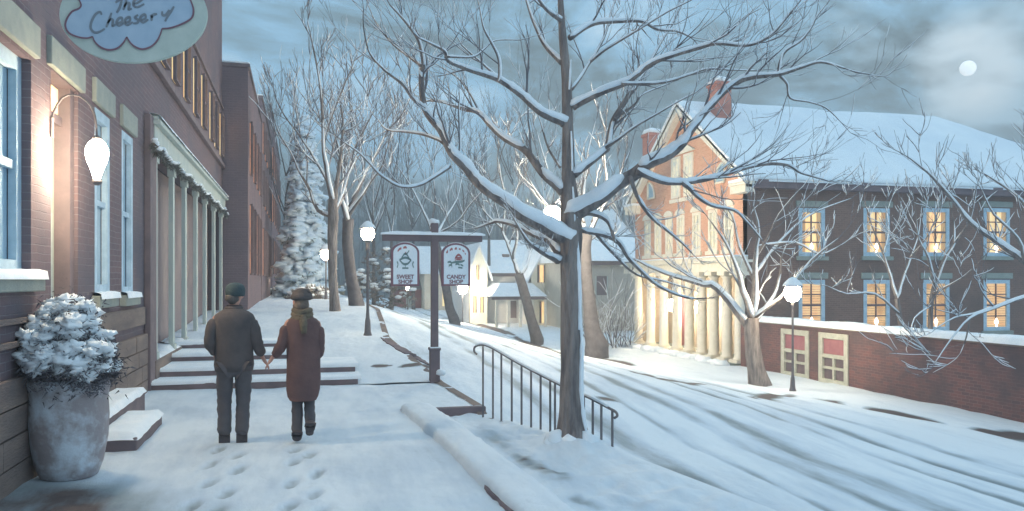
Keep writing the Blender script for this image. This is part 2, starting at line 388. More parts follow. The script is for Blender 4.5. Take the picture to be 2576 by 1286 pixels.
def walkwear(x, y, s):
    w = .16*nz(x,y,.55,9)+.10*nz(x,y,1.9,19)+.03
    for fx, fy, a in FOOT:
        q = ((x-fx-.2*(y-fy))/.05)**2+((y-fy)/.16)**2
        if q < 4: w += .55*math.exp(-q*q*.8)*(.8+.5*nz(x,y,9))
    q = ((x+2.2)/.95)**2+((y-7.25)/.75)**2      # trodden slush, with the planter's cast shadow painted in darker
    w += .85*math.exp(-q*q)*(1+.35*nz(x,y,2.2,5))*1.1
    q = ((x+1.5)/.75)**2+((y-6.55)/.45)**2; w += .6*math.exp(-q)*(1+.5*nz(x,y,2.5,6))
    return w
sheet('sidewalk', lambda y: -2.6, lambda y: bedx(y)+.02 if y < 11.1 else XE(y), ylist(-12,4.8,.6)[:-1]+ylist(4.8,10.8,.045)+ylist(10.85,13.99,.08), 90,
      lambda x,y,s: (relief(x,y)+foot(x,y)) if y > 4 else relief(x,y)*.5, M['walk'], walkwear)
BEDSPOT = [(*pt(a,b,z=-.08).xy,wx_,wy_,k) for a,b,wx_,wy_,k in [(1320,1155,.10,.35,.62),(1370,1180,.10,.30,.7),(1405,1200,.12,.2,.5),(1455,1260,.07,.15,.6),(1500,1275,.09,.12,.45),(1250,1105,.14,.5,.35),(1600,1270,.2,.2,.3),(1700,1290,.12,.12,.4)]]
# bed round the tree, lumpy snow
def bedz(x, y, s):
    lump = .075*max(0,nz(x,y,1.5,12))+.05*abs(nz(x,y,3.2,15))+.02*nz(x,y,8,4)
    e = min(1, s*6)*min(1,(1-s)*8)
    tr = .16*math.exp(-(((x-3.0)/.42)**2+((y-8.55)/.45)**2))
    return -.12+lump*e+tr+.04*s
sheet('planting_bed', lambda y: bedx(y)+.36, lambda y: XE(y)+.02, ylist(-12,4.5,.8)[:-1]+ylist(4.5,11.02,.05), 60, bedz, M['walk'],
      lambda x,y,s: .25*max(0,nz(x,y,1.1,22))+sum(a_*math.exp(-(((x-px_)/wx_)**2+((y-py_)/wy_)**2))*(1+.8*nz(x,y,7,2)) for px_,py_,wx_,wy_,a_ in BEDSPOT))
# slope beside the steps and the terrace above
sheet('sidewalk', lambda y: interp([(14,.96),(16.4,.2),(18.05,-.2)],y), XE, ylist(13.98,18.05,.07), 30, lambda x,y,s: L(y)+relief(x,y)*.7+.02*math.sin(s*3), M['walk'], lambda x,y,s: .06*nz(x,y,.8,4)+strips(x,y))
sheet('sidewalk', lambda y: -2.8, XE, ylist(18.0,60,.16,1.03), 40, lambda x,y,s: L(y)+relief(x,y)*.8, M['walk'], lambda x,y,s: .10*nz(x,y,.5,4)+.12*math.exp(-((y-20-.3*x)/.8)**2))
# road with ruts that follow the street
RUT = [3.9,4.7,5.9,6.9,7.6,9.0,9.9,11.2]
def rut(s, y):
    v = 0
    for k, c in enumerate(RUT):
        cc = c+.10*math.sin(y*.09+k*1.3); w_ = .17+.07*math.sin(k*2.1)+.05*nz(k*3,y,.5)
        v = max(v, math.exp(-abs((s-cc)/w_)**2.4)*(.62+.5*noise.noise(Vector((k*5.1,y*.22,0)))+.35*nz(s,y*.5,2.2,k)))
    return v
def roadz(x, y, s):
    edge = min(1,s*9)*min(1,(1-s)*12)
    return RL(y)*(1-s)+RR(y)*s - .035*rut(x,y)*edge + (relief(x,y)*.7+.05*abs(nz(x,y*.3,.8,40)))*(.5+.5*edge)+.10*math.exp(-((s-.97)/.03)**2)+.08*math.exp(-((s-.86)/.05)**2)
sheet('road', XE, XR, ylist(-14,3,1)[:-1]+ylist(3,92,.11,1.012), 150, roadz, M['road'], lambda x,y,s: .62*rut(x,y)+.03+.22*nz(x*1.2,y*.4,.5,8)-.1*(s>.8)+strips(x,y))
# far side of the street
sheet('snowy_bank', XR, lambda y: 19, ylist(-14,10,1)[:-1]+ylist(10,92,.35,1.01), 120,
      lambda x,y,s: RR(y)+.1-.08*math.exp(-((x-XR(y))/.15)**2)+relief(x,y)*1.5, M['walk'], lambda x,y,s: .05*nz(x,y,.5,4)-.05+strips(x,y))
sheet('snowy_bank', lambda y: 18.9, lambda y: 75, ylist(-14,92,1.2), 40, lambda x,y,s: RR(y)+.09+relief(x,y)*1.5, M['walk'], lambda x,y,s: -.05)
o = MB().add([(-290,-110,-2.6),(290,-110,-2.6),(290,330,-2.6),(-290,330,-2.6)], [(0,1,2,3)]).build('ground', M['snow']); struct(o)
sheet('ground', lambda y: -60, lambda y: 75, ylist(91.5,170,4), 20, lambda x,y,s: -.3+.2*nz(x,y,.1), M['walk'], lambda x,y,s: 0)
sheet('ground', lambda y: -60, lambda y: -2.7, ylist(-14,92,6), 10, lambda x,y,s: L(y)-.06, M['walk'], lambda x,y,s: 0)
# faces of the kerb where the walk drops to the road
def kerbface(name, ys, top, bot, xf, mat, th=.14):
    vs = []; fs = []
    for y in ys:
        x = xf(y); vs += [(x-th,y,top(y)), (x,y,top(y)), (x+.02,y,bot(y))]
    for j in range(len(ys)-1):
        a = j*3
        for i in range(2): fs.append((a+i,a+i+1,a+i+4,a+i+3))
    return struct(MB().add(vs,fs).build(name, mat))
kerbface('kerb', ylist(-14,60,.3), lambda y: (L(y)-.006 if y > 11 else -.10)+.012, lambda y: RL(y)-.2, lambda y: XE(y)+.012, M['stone_brown'])
# riser at the head of the bed, and the broad kerb beside the bed
p0 = pt(1030,1032,z=0); 
mb = MB(); mb.box(1.36, 2.56, 11.0, 11.12, -.2, .012); struct(mb.build('bed_edge', M['dark'], bevel=.01))
def bandedge(y, k): return .012*nz(k*7,y,1.1)+.014*nz(k*7,y,4)+.008*nz(k*7,y,11)
vs = []; fs = []; ys = ylist(-12,4,.5)[:-1]+ylist(4,11.0,.06)
prof = [(-.015,-.03),(-.005,.06),(.01,.088),(.04,.102),(.10,.108),(.18,.112),(.26,.11),(.33,.104),(.385,.09),(.41,.05),(.43,-.16)]
for y in ys:
    e = bandedge(y,1)
    for i,(dx,z) in enumerate(prof): vs.append((bedx(y)+dx+e*(1 if i<4 else -.5), y, z*(.95+.15*nz(3,y,.9))+.012*nz(dx*9,y*2,2,6)+.008*nz(dx*30,y*6,2,6)))
n = len(prof)
for j in range(len(ys)-1):
    for i in range(n-1): fs.append((j*n+i,j*n+i+1,(j+1)*n+i+1,(j+1)*n+i))
fs.append(tuple(range((len(ys)-1)*n, len(ys)*n)))
struct(MB().add(vs,fs,True).build('snow_bank', M['walk']))
# bare stone showing through the snow along kerbs: low lens-shaped stones
def lens(mb, pts, w, h=.05):
    h = min(h,.012)
    if True:
        pts = [Vector(pts[min(int(i*(len(pts)-1)/36),len(pts)-2)]).lerp(Vector(pts[min(int(i*(len(pts)-1)/36),len(pts)-2)+1]), i*(len(pts)-1)/36-min(int(i*(len(pts)-1)/36),len(pts)-2)) for i in range(37)]
    """pts: ground polyline (x,y,z) ; lens-shaped slab"""
    n = len(pts); vs = []; fs = []
    for i, p in enumerate(pts):
        s = i/(n-1); ww = w*max(.06, math.sin(math.pi*s)**.8)*(1+.9*nz(p[0],p[1],4.5,8)+.4*nz(p[0],p[1],14,8)); q = pts[min(i+1,n-1)]; r0 = pts[max(i-1,0)]
        d = Vector((q[0]-r0[0], q[1]-r0[1], 0)).normalized(); s_ = Vector((-d.y,d.x,0))
        c = Vector(p)
        vs += [c-s_*ww*.5-Vector((0,0,.06)), c-s_*ww*.42+Vector((0,0,h)), c+s_*ww*.42+Vector((0,0,h)), c+s_*ww*.5-Vector((0,0,.06))]
    for i in range(n-1):
        for k in range(3): fs.append((i*4+k, i*4+k+1, i*4+k+5, i*4+k+4))
    fs += [(3,2,1,0), tuple((n-1)*4+k for k in range(4))]
    mb.add(vs, fs)
def lens_px(a, b, w, h=.03, n=12, mat='dark'):
    A, B = hit(*a), hit(*b); mb = MB(); P = []
    for i in range(n+1):
        s = i/n; x = A.x+(B.x-A.x)*s; y = A.y+(B.y-A.y)*s; P.append((x,y,H(x,y)+.02+relief(x,y)))
    lens(mb, P, w, h); struct(mb.build('kerb_stone', M[mat]))
for a, b, w in [((1480,1134),(1620,1145),.035)]:
    pass
# kerb line of the terrace running down to the sign post, and bare strips on the bed and walk
mb = MB(); P = [hit(958+ (1082-958)*s/14, 852+(922-852)*s/14) for s in range(15)]
for p in P: p.z += .02
lens(mb, P, .22, .04); struct(mb.build('kerb_stone', M['dark']))
for pts_, w, z in [([(1200,1195),(1240,1235),(1300,1290),(1350,1330)],.10,.02),([(1020,1035),(1060,1065),(1095,1095)],.09,.015)]:
    mb = MB(); lens(mb, [pt(a,b,z=z) for a,b in pts_ for _ in (0,)], w, .035); struct(mb.build('bare_stone', M['dark']))
# the four broad steps
st = MB(); sn = MB()
STEP = [(14.0,.98,0,.14),(14.68,.98,.14,.28),(16.0,.25,.28,.41),(17.35,.15,.41,.53)]
for k,(y0,xr_,z0,z1) in enumerate(STEP):
    y1 = STEP[k+1][0]+.05 if k < 3 else 18.3
    st.box(-2.6, xr_, y0, y1, -.3, z1-.035)
    nn = 60; vs = []; fs = []
    for i in range(nn+1):
        x = -2.6+(xr_+.06+2.6)*i/nn; e = .03*nz(x,y0,1.7,k)+.015*nz(x,y0,6,k)
        vs += [(x,y0-.015+e,z1-.045),(x,y0-.03+e,z1-.01+.01*nz(x,k,4)),(x,y0+.05+e,z1+.022+.012*nz(x,k,3)),(x,y0+.3,z1+.012+relief(x,y0)*.4),(x,y1+.06,z1+.008)]
    for i in range(nn):
        for j in range(4): fs.append((i*5+j,(i+1)*5+j,(i+1)*5+j+1,i*5+j+1))
    sn.add(vs, fs, True)
stp = thing('stone_steps', 'four broad dark stone steps across the walk, snow on each tread', 'steps', (-1,14,0))
split_build(st,'tread', M['dark'], stp); split_build(sn,'snow', M['snow_cap'], stp)

hz = MB().box(-300,300,-120,340,-3.6,34).build('haze', bpy.data.materials.new('haze')); hz['kind'] = 'stuff'; hz['label'] = 'thin bluish night haze filling the street'
hm = hz.data.materials[0]; hm.use_nodes = True; nt = hm.node_tree; nt.nodes.clear(); out = nt.nodes.new('ShaderNodeOutputMaterial')
pv = nt.nodes.new('ShaderNodeVolumePrincipled'); pv.inputs['Color'].default_value = (.80,.90,.96,1); pv.inputs['Density'].default_value = .0034; pv.inputs['Anisotropy'].default_value = .2
nt.links.new(pv.outputs[0], out.inputs['Volume'])
# ------------------------------------------------------------------ walls with openings
def wall(mb, axis, c, u0, u1, z0, z1, th, holes, inward):
    """wall in plane axis=c; u runs along it; inward = +-1 side where the thickness goes"""
    us = sorted({u0,u1}|{h[0] for h in holes if u0<h[0]<u1}|{h[1] for h in holes if u0<h[1]<u1})
    zs = sorted({z0,z1}|{h[2] for h in holes if z0<h[2]<z1}|{h[3] for h in holes if z0<h[3]<z1})
    solid = lambda i,j: 0<=i<len(us)-1 and 0<=j<len(zs)-1 and not any(h[0]<=(us[i]+us[i+1])/2<=h[1] and h[2]<=(zs[j]+zs[j+1])/2<=h[3] for h in holes)
    P = (lambda u,d,z: (c+d*inward*th,u,z)) if axis == 'x' else (lambda u,d,z: (u,c+d*inward*th,z))
    def q(a,b,c_,d): mb.add([a,b,c_,d],[(0,1,2,3)])
    for i in range(len(us)-1):
        for j in range(len(zs)-1):
            if not solid(i,j): continue
            a,b,e,f = us[i],us[i+1],zs[j],zs[j+1]
            q(P(a,0,e),P(b,0,e),P(b,0,f),P(a,0,f)); q(P(a,1,e),P(a,1,f),P(b,1,f),P(b,1,e))
            if not solid(i-1,j): q(P(a,0,e),P(a,0,f),P(a,1,f),P(a,1,e))
            if not solid(i+1,j): q(P(b,0,e),P(b,1,e),P(b,1,f),P(b,0,f))
            if not solid(i,j-1): q(P(a,0,e),P(a,1,e),P(b,1,e),P(b,0,e))
            if not solid(i,j+1): q(P(a,0,f),P(b,0,f),P(b,1,f),P(a,1,f))
    return mb
def abox(mb, axis, c, inward, u0, u1, z0, z1, d0, d1):
    """box in wall coordinates; d measured inwards from the face (negative = proud)"""
    a, b = sorted((c+inward*d0, c+inward*d1))
    if axis == 'x': mb.box(a,b,u0,u1,z0,z1)
    else: mb.box(u0,u1,a,b,z0,z1)
    return mb
def window(parent, axis, c, inward, u0, u1, z0, z1, pane, frame, depth=.10, fw=.07, bars=(1,3), lintel=None, sill=None, snow=False, curtain=False, candle=False, lz=.22, proud=.0, label=None):
    fr = MB(); d0, d1 = depth-.05-proud, depth+.02
    abox(fr,axis,c,inward,u0,u0+fw,z0,z1,d0,d1); abox(fr,axis,c,inward,u1-fw,u1,z0,z1,d0,d1)
    abox(fr,axis,c,inward,u0+fw,u1-fw,z0,z0+fw,d0,d1); abox(fr,axis,c,inward,u0+fw,u1-fw,z1-fw,z1,d0,d1)
    f = fr.build('window', frame, parent)
    if label: f['label'] = label
    pn = MB(); abox(pn,axis,c,inward,u0+fw-.005,u1-fw+.005,z0+fw-.005,z1-fw+.005,depth+.03,depth+.05); pn.build('pane', pane, f)
    nb, mbn = bars; W = u1-u0-2*fw; Hh = z1-z0-2*fw; br = MB(); t = min(.022, W*.035)
    for k in range(1,nb+1):
        u = u0+fw+W*k/(nb+1); abox(br,axis,c,inward,u-t,u+t,z0+fw+.002,z1-fw-.002,depth-.02,depth+.028)
    for k in range(1,mbn+1):
        z = z0+fw+Hh*k/(mbn+1); tt = t*(1.8 if k == (mbn+1)//2 else 1); abox(br,axis,c,inward,u0+fw+.002,u1-fw-.002,z-tt,z+tt,depth-.025,depth+.026)
    if nb or mbn: br.build('glazing_bar', frame if not candle else M['dark'], f)
    if lintel:
        m = MB(); abox(m,axis,c,inward,u0-.12,u1+.12,z1+.04,z1+.04+lz,-.05,.08); m.build('lintel', lintel, f, bevel=.012)
    if sill:
        m = MB(); abox(m,axis,c,inward,u0-.12,u1+.12,z0-.16,z0-.004,-.09,.09); m.build('sill', sill, f, bevel=.012)
    if snow:
        m = MB(); n = 14; vs = []; fs = []
        for i in range(n+1):
            u = u0-.13+(u1-u0+.26)*i/n; h = .035+.03*abs(nz(u,z0,2.5,7)); e = .015*nz(u,z0,6)
            for d,z in ((-.115+e,z0-.05),(-.10+e,z0+h*.6),(-.03,z0+h),(.06,z0+h*.9),(.09,z0-.02)):
                vs.append((c+inward*d,u,z) if axis == 'x' else (u,c+inward*d,z))
        for i in range(n):
            for j in range(4): fs.append((i*5+j,(i+1)*5+j,(i+1)*5+j+1,i*5+j+1))
        m.add(vs,fs,True).build('sill_snow', M['snow_cap'], f)
    if curtain:
        m = MB()
        for s in (0,1):
            a = u0+fw+.002 if s == 0 else u1-fw-W*.20; abox(m,axis,c,inward,a,a+W*.20-.002,z0+fw+.002,z1-fw-.002,depth+.006,depth+.026)
        split_build(m,'curtain', M['curtain'], f)
    if candle:
        m = MB(); u = (u0+u1)/2; p = (c+inward*(depth-.03),u,z0+fw+.002) if axis == 'x' else (u,c+inward*(depth-.03),z0+fw+.002)
        r = min(.07, W*.11); m.lathe(p, [(r*.5,0),(r*.5,.10),(r*.9,.14),(r*1.05,.21),(r*.6,.30),(.005,.37)], 10); m.build('candle', M['flame'], f)
    return f
# ------------------------------------------------------------------ near brick shop building on the left
def yx(px, x=WX): return pt(px,700,x=x).y
B = thing('brick_building', 'tall dark brick shop building with stone lintels and column shopfront, nearest on the left', 'building', (-2.42,5,0))
Y0, Y1, ZT = 3.0, 27.3, 12.2
hole_w1 = (6.1, yx(78), 1.86, 3.86)
hole_d = (yx(128), yx(196), .34, 3.93)
hole_w2 = (yx(238), yx(276), 1.62, 3.93)
hole_w3 = (yx(306), yx(334), 1.60, 3.93)
front = (yx(374), 27.0, .44, 4.08)
slits = []
for px, py0, py1 in [(411,140,188),(438,133,212),(466,142,256),(490,164,284),(510,179,299),(530,210,332),(542,236,335),(555,258,358)]:
    y = yx(px); slits.append((y-.30,y+.30,5.75,7.1))
wmb = MB(); wall(wmb,'x',WX,Y0,Y1,-.4,ZT,.35,[hole_w1,hole_d,hole_w2,hole_w3,front]+slits,-1)
wmb.box(-12,WX-.352,Y1-.35,Y1-.002,-.4,ZT-.002); wmb.box(-12,WX-.352,Y0,Y0+.3,-.4,ZT-.002)
wmb.box(-12,WX-.352,Y0+.302,Y1-.352,ZT-.4,ZT-.004)
wmb.build('wall', M['brick_left'], B)
# brick end wall seen at the corner pier beside the shopfront
m = MB(); m.box(WX+.002, WX+.10, yx(362), yx(378), 0, 4.5); m.build('pilaster', M['dark'], B, bevel=.01)
window(B,'x',WX,-1,*hole_w1,M['sky_reflect_glass'],M['trim_blue'],depth=.13,fw=.13,bars=(1,1),lintel=M['stone'],sill=M['stone'],snow=True,lz=.30,label='big pale blue sash window reflecting the sky')
window(B,'x',WX,-1,*hole_w2,M['sky_reflect_glass'],M['trim_blue'],depth=.05,fw=.13,bars=(0,1),lintel=M['stone'],sill=M['stone'],snow=True,lz=.30)
window(B,'x',WX,-1,*hole_w3,M['sky_reflect_glass'],M['trim_blue'],depth=.05,fw=.11,bars=(0,1),lintel=M['stone'],sill=M['stone'],snow=True,lz=.30)
# door with lit transom
y0,y1,z0,z1 = hole_d
m = MB(); abox(m,'x',WX,-1,y0,y0+.09,z0,z1,.10,.28); abox(m,'x',WX,-1,y1-.16,y1,z0,z1,.04,.28); abox(m,'x',WX,-1,y0+.09,y1-.16,3.50,3.60,.12,.28); m.build('door_frame', M['dark'], B)
m = MB(); abox(m,'x',WX,-1,y0+.092,y1-.162,z0+.02,3.498,.20,.26)
dr = m.build('door', M['door'], B); dr['label'] = 'tall pale grey green door'
m = MB()
for a,b in ((.5,1.3),(1.5,2.5),(2.65,3.35)): abox(m,'x',WX,-1,y0+.2,y1-.27,z0+a-.3,z0+b-.3,.185,.198)
split_build(m,'door_panel', M['trim_grey'], dr, bevel=.01)
m = MB(); m.tube([(WX-.18,y1-.25,1.30),(WX-.12,y1-.25,1.30),(WX-.12,y1-.25,1.42),(WX-.18,y1-.25,1.42)], .012, 6); m.build('handle', M['iron'], dr)
m = MB(); abox(m,'x',WX,-1,y0+.092,y1-.162,3.602,z1-.02,.16,.19); m.build('transom', emis('transom_glow',(1,.80,.50),1.3,(1,.66,.34),4), B)
m = MB(); abox(m,'x',WX,-1,y0-.14,y1+.14,z1+.02,z1+.31,-.05,.08); m.build('lintel', M['stone'], B, bevel=.012)
# plinth
m = MB(); rq = random.Random(2)
for za,zb in ((-.3,.205),(.22,.455),(.47,.70),(.715,.95)):
    for ya,yb in ((Y0,hole_d[0]-.1),(hole_d[1]+.1,yx(361))):
        y = ya
        while y < yb-.05:
            y2 = min(yb, y+rq.uniform(.7,1.25)); m.box(WX+.002,WX+.07-rq.uniform(0,.008),y,y2-.012,za,zb); y = y2
for keep in (lambda y: y < hole_d[0], lambda y: y > hole_d[0]):
    mm = MB()
    for f in m.f:
        if keep(m.v[f[0]][1]): mm.add([m.v[q] for q in f],[tuple(range(len(f)))])
    mm.build('plinth', M['stone_brown'], B)
m = MB()
for z in (1.22,1.42): m.box(WX+.003,WX+.045,Y0,hole_d[0]-.12,z,z+.05)
m.box(WX+.003,WX+.03,hole_d[1]+.12,yx(361),1.10,1.38); split_build(m,'stone_band', M['stone_brown'], B)
# shopfront
fy0,fy1,fz0,fz1 = front
m = MB(); abox(m,'x',WX,-1,fy0,fy1,fz0,fz1-.002,.40,.45); m.build('shop_glass', M['dark_glass'], B)
m = MB(); m.box(WX-.38,WX+.12,fy0-.0,fy1,-.2,fz0+.02); m.build('shopfront_base', M['stone_brown'], B, bevel=.01)
cols = [392,436,467,495,518,540,558,574]
for k,px in enumerate(cols):
    y = pt(px,700,x=WX+.06).y; r = .10+.006*k
    m = MB(); m.box(WX-.02,WX+.10,y-r-.02,y+r+.02,fz0+.02,fz0+.14); m.box(WX-.01,WX+.07,y-r,y+r,fz0+.142,fz0+3.36)
    m.box(WX-.03,WX+.10,y-r-.03,y+r+.03,fz0+3.362,fz1-.004)
    m.build('column', M['trim_grey'], B)
m = MB()
for a,b in zip(cols,cols[1:]):
    ya = pt(a,700,x=WX+.06).y+.12; yb = pt(b,700,x=WX+.06).y-.12
    n = 10; vs = []; fs = []
    for i in range(n+1):
        y = ya+(yb-ya)*i/n; h = .04+.10*abs(2*i/n-1)**2+.02*nz(y,1,3)
        for dx,z in ((-.30,.0),(-.28,h),(.02,h*.8),(.11,.01)): vs.append((WX+dx,y,fz0+.018+z))
    for i in range(n):
        for j in range(3): fs.append((i*4+j,(i+1)*4+j,(i+1)*4+j+1,i*4+j+1))
    m.add(vs,fs,True)
m.build('sill_snow', M['snow_cap'], B)
m = MB(); m.box(WX+.002,WX+.12,fy0-.12,fy1+.1,fz1-.003,fz1+.30); m.box(WX+.002,WX+.21,fy0-.16,fy1+.14,fz1+.303,fz1+.37); m.box(WX+.002,WX+.17,fy0-.14,fy1+.12,fz1+.373,fz1+.44)
m.build('cornice', M['trim_grey'], B, bevel=.008)
# snow lying on the ledge under the cornice, with drips
m = MB(); n = 160; vs = []; fs = []
for i in range(n+1):
    y = fy0-.16+(fy1-fy0+.3)*i/n; h = .05+.035*nz(y,2,1.4,5); d = .02+.05*abs(nz(y,2,2.2,9))
    for dx,z in ((.01,fz1+.445),(.05,fz1+.445+h),(.17,fz1+.44+h*.7),(.222,fz1+.43),(.226,fz1+.43-d)): vs.append((WX+dx,y,z))
for i in range(n):
    for j in range(4): fs.append((i*5+j,(i+1)*5+j,(i+1)*5+j+1,i*5+j+1))
m.add(vs,fs,True).build('cornice_snow', M['snow_cap'], B)
# garland swags hung along the shopfront, snow on top
ga = thing('garland', 'dark evergreen garland dusted with snow hung under the shopfront cornice', 'garland', (WX+.2,fy0,3.9))
g = MB(); gs = MB(); rg = random.Random(8)
for a,b in zip([374]+cols,cols+[577]):
    ya = pt(a,700,x=WX+.1).y; yb = pt(b,700,x=WX+.1).y
    nn = max(8,int((yb-ya)*16))
    for i in range(nn):
        s = i/nn; y = ya+(yb-ya)*s; z = fz1-.10-.10*math.sin(math.pi*s); c = Vector((WX+.16,y,z))
        for q in range(9):
            d = Vector((rg.uniform(-1,1),rg.uniform(-1,1),rg.uniform(-1,.7))).normalized()*rg.uniform(.06,.13); w = Vector((rg.uniform(-1,1),rg.uniform(-1,1),rg.uniform(-1,1)))*.025
            g.add([c-w,c+w,c+d],[(0,1,2)])
        if rg.random() < .45: gs.blob(c+Vector((.03,0,.07)), .05,.07,.028, seed=i+a, n=6, m=4)
g.build('foliage', pm('garland_leaf',(.09,.10,.10),(.15,.15,.14),9,bump=0), ga); gs.build('snow', M['snow_cap'], ga)
# upper slit windows and ledge
for k,(a,b,c_,d) in enumerate(slits):
    window(B,'x',WX,-1,a,b,c_,d,M['lit'],M['dark'],depth=-.04,fw=.045,bars=(0,1))
m = MB(); m.box(WX+.002,WX+.10,13.5,Y1,5.42,5.56); m.box(WX+.002,WX+.06,13.5,Y1,7.35,7.42); m.build('string_course', M['dark'], B, bevel=.01)
# the two stoop steps
for nm, x1, ya, yb, za, zb, lab in (('stoop_step',-1.66,9.13,10.75,-.1,.17,'lower snow-covered stone step of the stoop at the shop door'),('stoop_step',-2.03,9.25,11.75,.0,.34,'upper snow-covered stone step against the brick shop wall')):
    t = thing(nm, lab, 'step', ((WX+x1)/2,(ya+yb)/2,0), 'stoop steps at the shop door')
    m = MB(); m.box(WX+.072,x1,ya,yb,za,zb-.03); m.build('stone', M['dark'], t, bevel=.015)
    n1,n2 = 12,20; vs = []; fs = []
    for i in range(n1+1):
        for j in range(n2+1):
            u = i/n1; v = j/n2; e = min(min(u+.3,1-u)*8, min(v,1-v)*14, 1); x = WX+.075+(x1-WX-.055)*u+.012*nz(u*3,v*9,1); y = ya-.02+(yb-ya+.04)*v+.01*nz(u*9,v,1,3)
            vs.append((x,y,zb-.05+.085*max(0,e)**.5+.018*nz(x,y,3.5,2)))
    for i in range(n1):
        for j in range(n2): fs.append((i*(n2+1)+j,(i+1)*(n2+1)+j,(i+1)*(n2+1)+j+1,i*(n2+1)+j+1))
    m = MB(); m.add(vs,fs,True); m.build('snow', M['snow_cap'], t)

# ------------------------------------------------------------------ farther brick buildings on the left
def far_block(label, x, y0, y1, zt, n, rows, roofsnow=True):
    b = thing('brick_building', label, 'building', (x,y0,L(y0)))
    holes = []
    for k in range(n):
        y = y0+(y1-y0)*(k+.6)/(n+.1); 
        for r_,(a,c_) in enumerate(rows): holes.append((y-.32,y+.32,a,c_))
    m = MB(); wall(m,'x',x,y0,y1,-.2,zt,.3,holes,-1)
    m.box(-10,x-.302,y1-.3,y1,-.2,zt-.002); m.box(-10,x-.302,y0+.305,y1-.302,zt-.3,zt-.004); m.build('wall', M['brick_far'], b)
    m = MB(); m.box(-10,x-.001,y0-.02,y0+.3,-.2,zt+.002); m.build('end_wall', M['brick_left_y'], b)
    m = MB(); m.box(-10,x+.06,y0-.05,y1,zt+.004,zt+.12); m.build('coping', M['dark'], b)
    m = MB(); m.box(-10,x+.05,y0-.04,y1-.01,zt+.122,zt+.19); m.build('roof_snow', M['snow_cap'], b, bevel=.03)
    rr = random.Random(int(zt*10))
    for h in holes:
        lit = rr.random() < .75
        window(b,'x',x,-1,*h,M['lit_orange'] if lit else M['dark_glass'],M['dark'],depth=-.04,fw=.05,bars=(1,2))
    return b
far_block('dark brick building with flat parapet standing just past the column shopfront', -1.62, 27.32, 36.5, 8.75, 4, [(2.0,4.4),(5.4,7.2)])
far_block('brick building with rows of small orange windows, second past the shopfront', -1.60, 36.6, 49, 9.8, 5, [(2.0,4.2),(5.2,6.8),(7.6,9.0)])
far_block('farthest and tallest dark brick block at the head of the left walk', -1.58, 49.1, 70, 11.6, 6, [(2.2,4.4),(5.4,7.2),(8.2,10.0)])
# ------------------------------------------------------------------ the hall with gable and portico, right
HX, HY0, HY1, HYM, HZE, HZR = 16.4, 26.8, 37.2, 32.0, 5.62, 9.5
HB = thing('columned_hall', 'long brick hall with orange lit gable, row of cream columns and snowy hipped roof', 'hall', (HX,HYM,-1.4))
FZ = 2.15      # underside of the portico lintel
XEND = 37.0
# side wall facing the camera
sidew = []
for px in (2042,2205,2355,2507):
    q = [pt(px+dx,600,y=HY0).x for dx in (-33,33)]
    sidew.append((q[0],q[1],pt(px,645,y=HY0).z,pt(px,524,y=HY0).z)); sidew.append((q[0],q[1],pt(px,832,y=HY0).z,pt(px,704,y=HY0).z))
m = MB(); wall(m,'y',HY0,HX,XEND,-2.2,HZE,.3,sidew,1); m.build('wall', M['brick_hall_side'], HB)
for k,h in enumerate(sidew):
    up = k%2 == 0
    window(HB,'y',HY0,1,*h,[M['lit'],M['lit2'],M['lit3'],M['lit2']][k//2] if up else [M['lit_blind'],M['lit_blind2'],M['lit_blind2'],M['lit_blind']][k//2],M['trim_blue'],depth=.04,fw=.16,bars=(1,3) if up else (1,3),lintel=M['stone'],sill=M['stone'],curtain=up,candle=True,lz=.24)
    if not up:
        f = [o for o in HB.children if o.name.startswith('window')][-1]; mm = MB()
        for j in range(17):
            z = h[2]+.20+(h[3]-h[2]-.4)*j/17; abox(mm,'y',HY0,1,h[0]+.165,h[1]-.165,z,z+.03,.045,.066)
        mm.build('blind', M['curtain'], f)
# street front above the portico
frontw = []
for px in (1629,1655,1683,1712,1752,1793,1833):
    y = pt(px,600,x=HX).y; frontw.append((y-.38,y+.38,pt(px,640,x=HX).z if px>1700 else 3.05,4.65))
fz = 3.0
frontw = [(a,b,3.02,4.72) for a,b,_,_ in frontw]
m = MB(); wall(m,'x',HX,HY0+.001,HY1,2.72,HZE,.3,frontw,1)
# gable above the eaves
m.prism([(HX,HY0+.001,HZE),(HX,HY1,HZE),(HX,HYM,HZR-.06)], (.3,0,0))
m.build('gable_wall', M['brick_front_lamplit'], HB)
for h in frontw:
    f = window(HB,'x',HX,1,*h,emis('hall_pane',(.80,.74,.55),.7,(.42,.50,.50),3) if h is frontw[0] else bpy.data.materials['hall_pane'],M['trim_cream'],depth=.04,fw=.13,bars=(1,3),sill=M['trim_cream'])
    a,b,_,z1 = h; ym = (a+b)/2; mm = MB(); P = []
    for i in range(9):
        t = math.pi*i/8; P.append((HX-.07,ym+.46*math.cos(t),z1+.02+.26*math.sin(t)))
    mm.prism(P,(.066,0,0)); mm.build('window_head', M['trim_cream'], f)
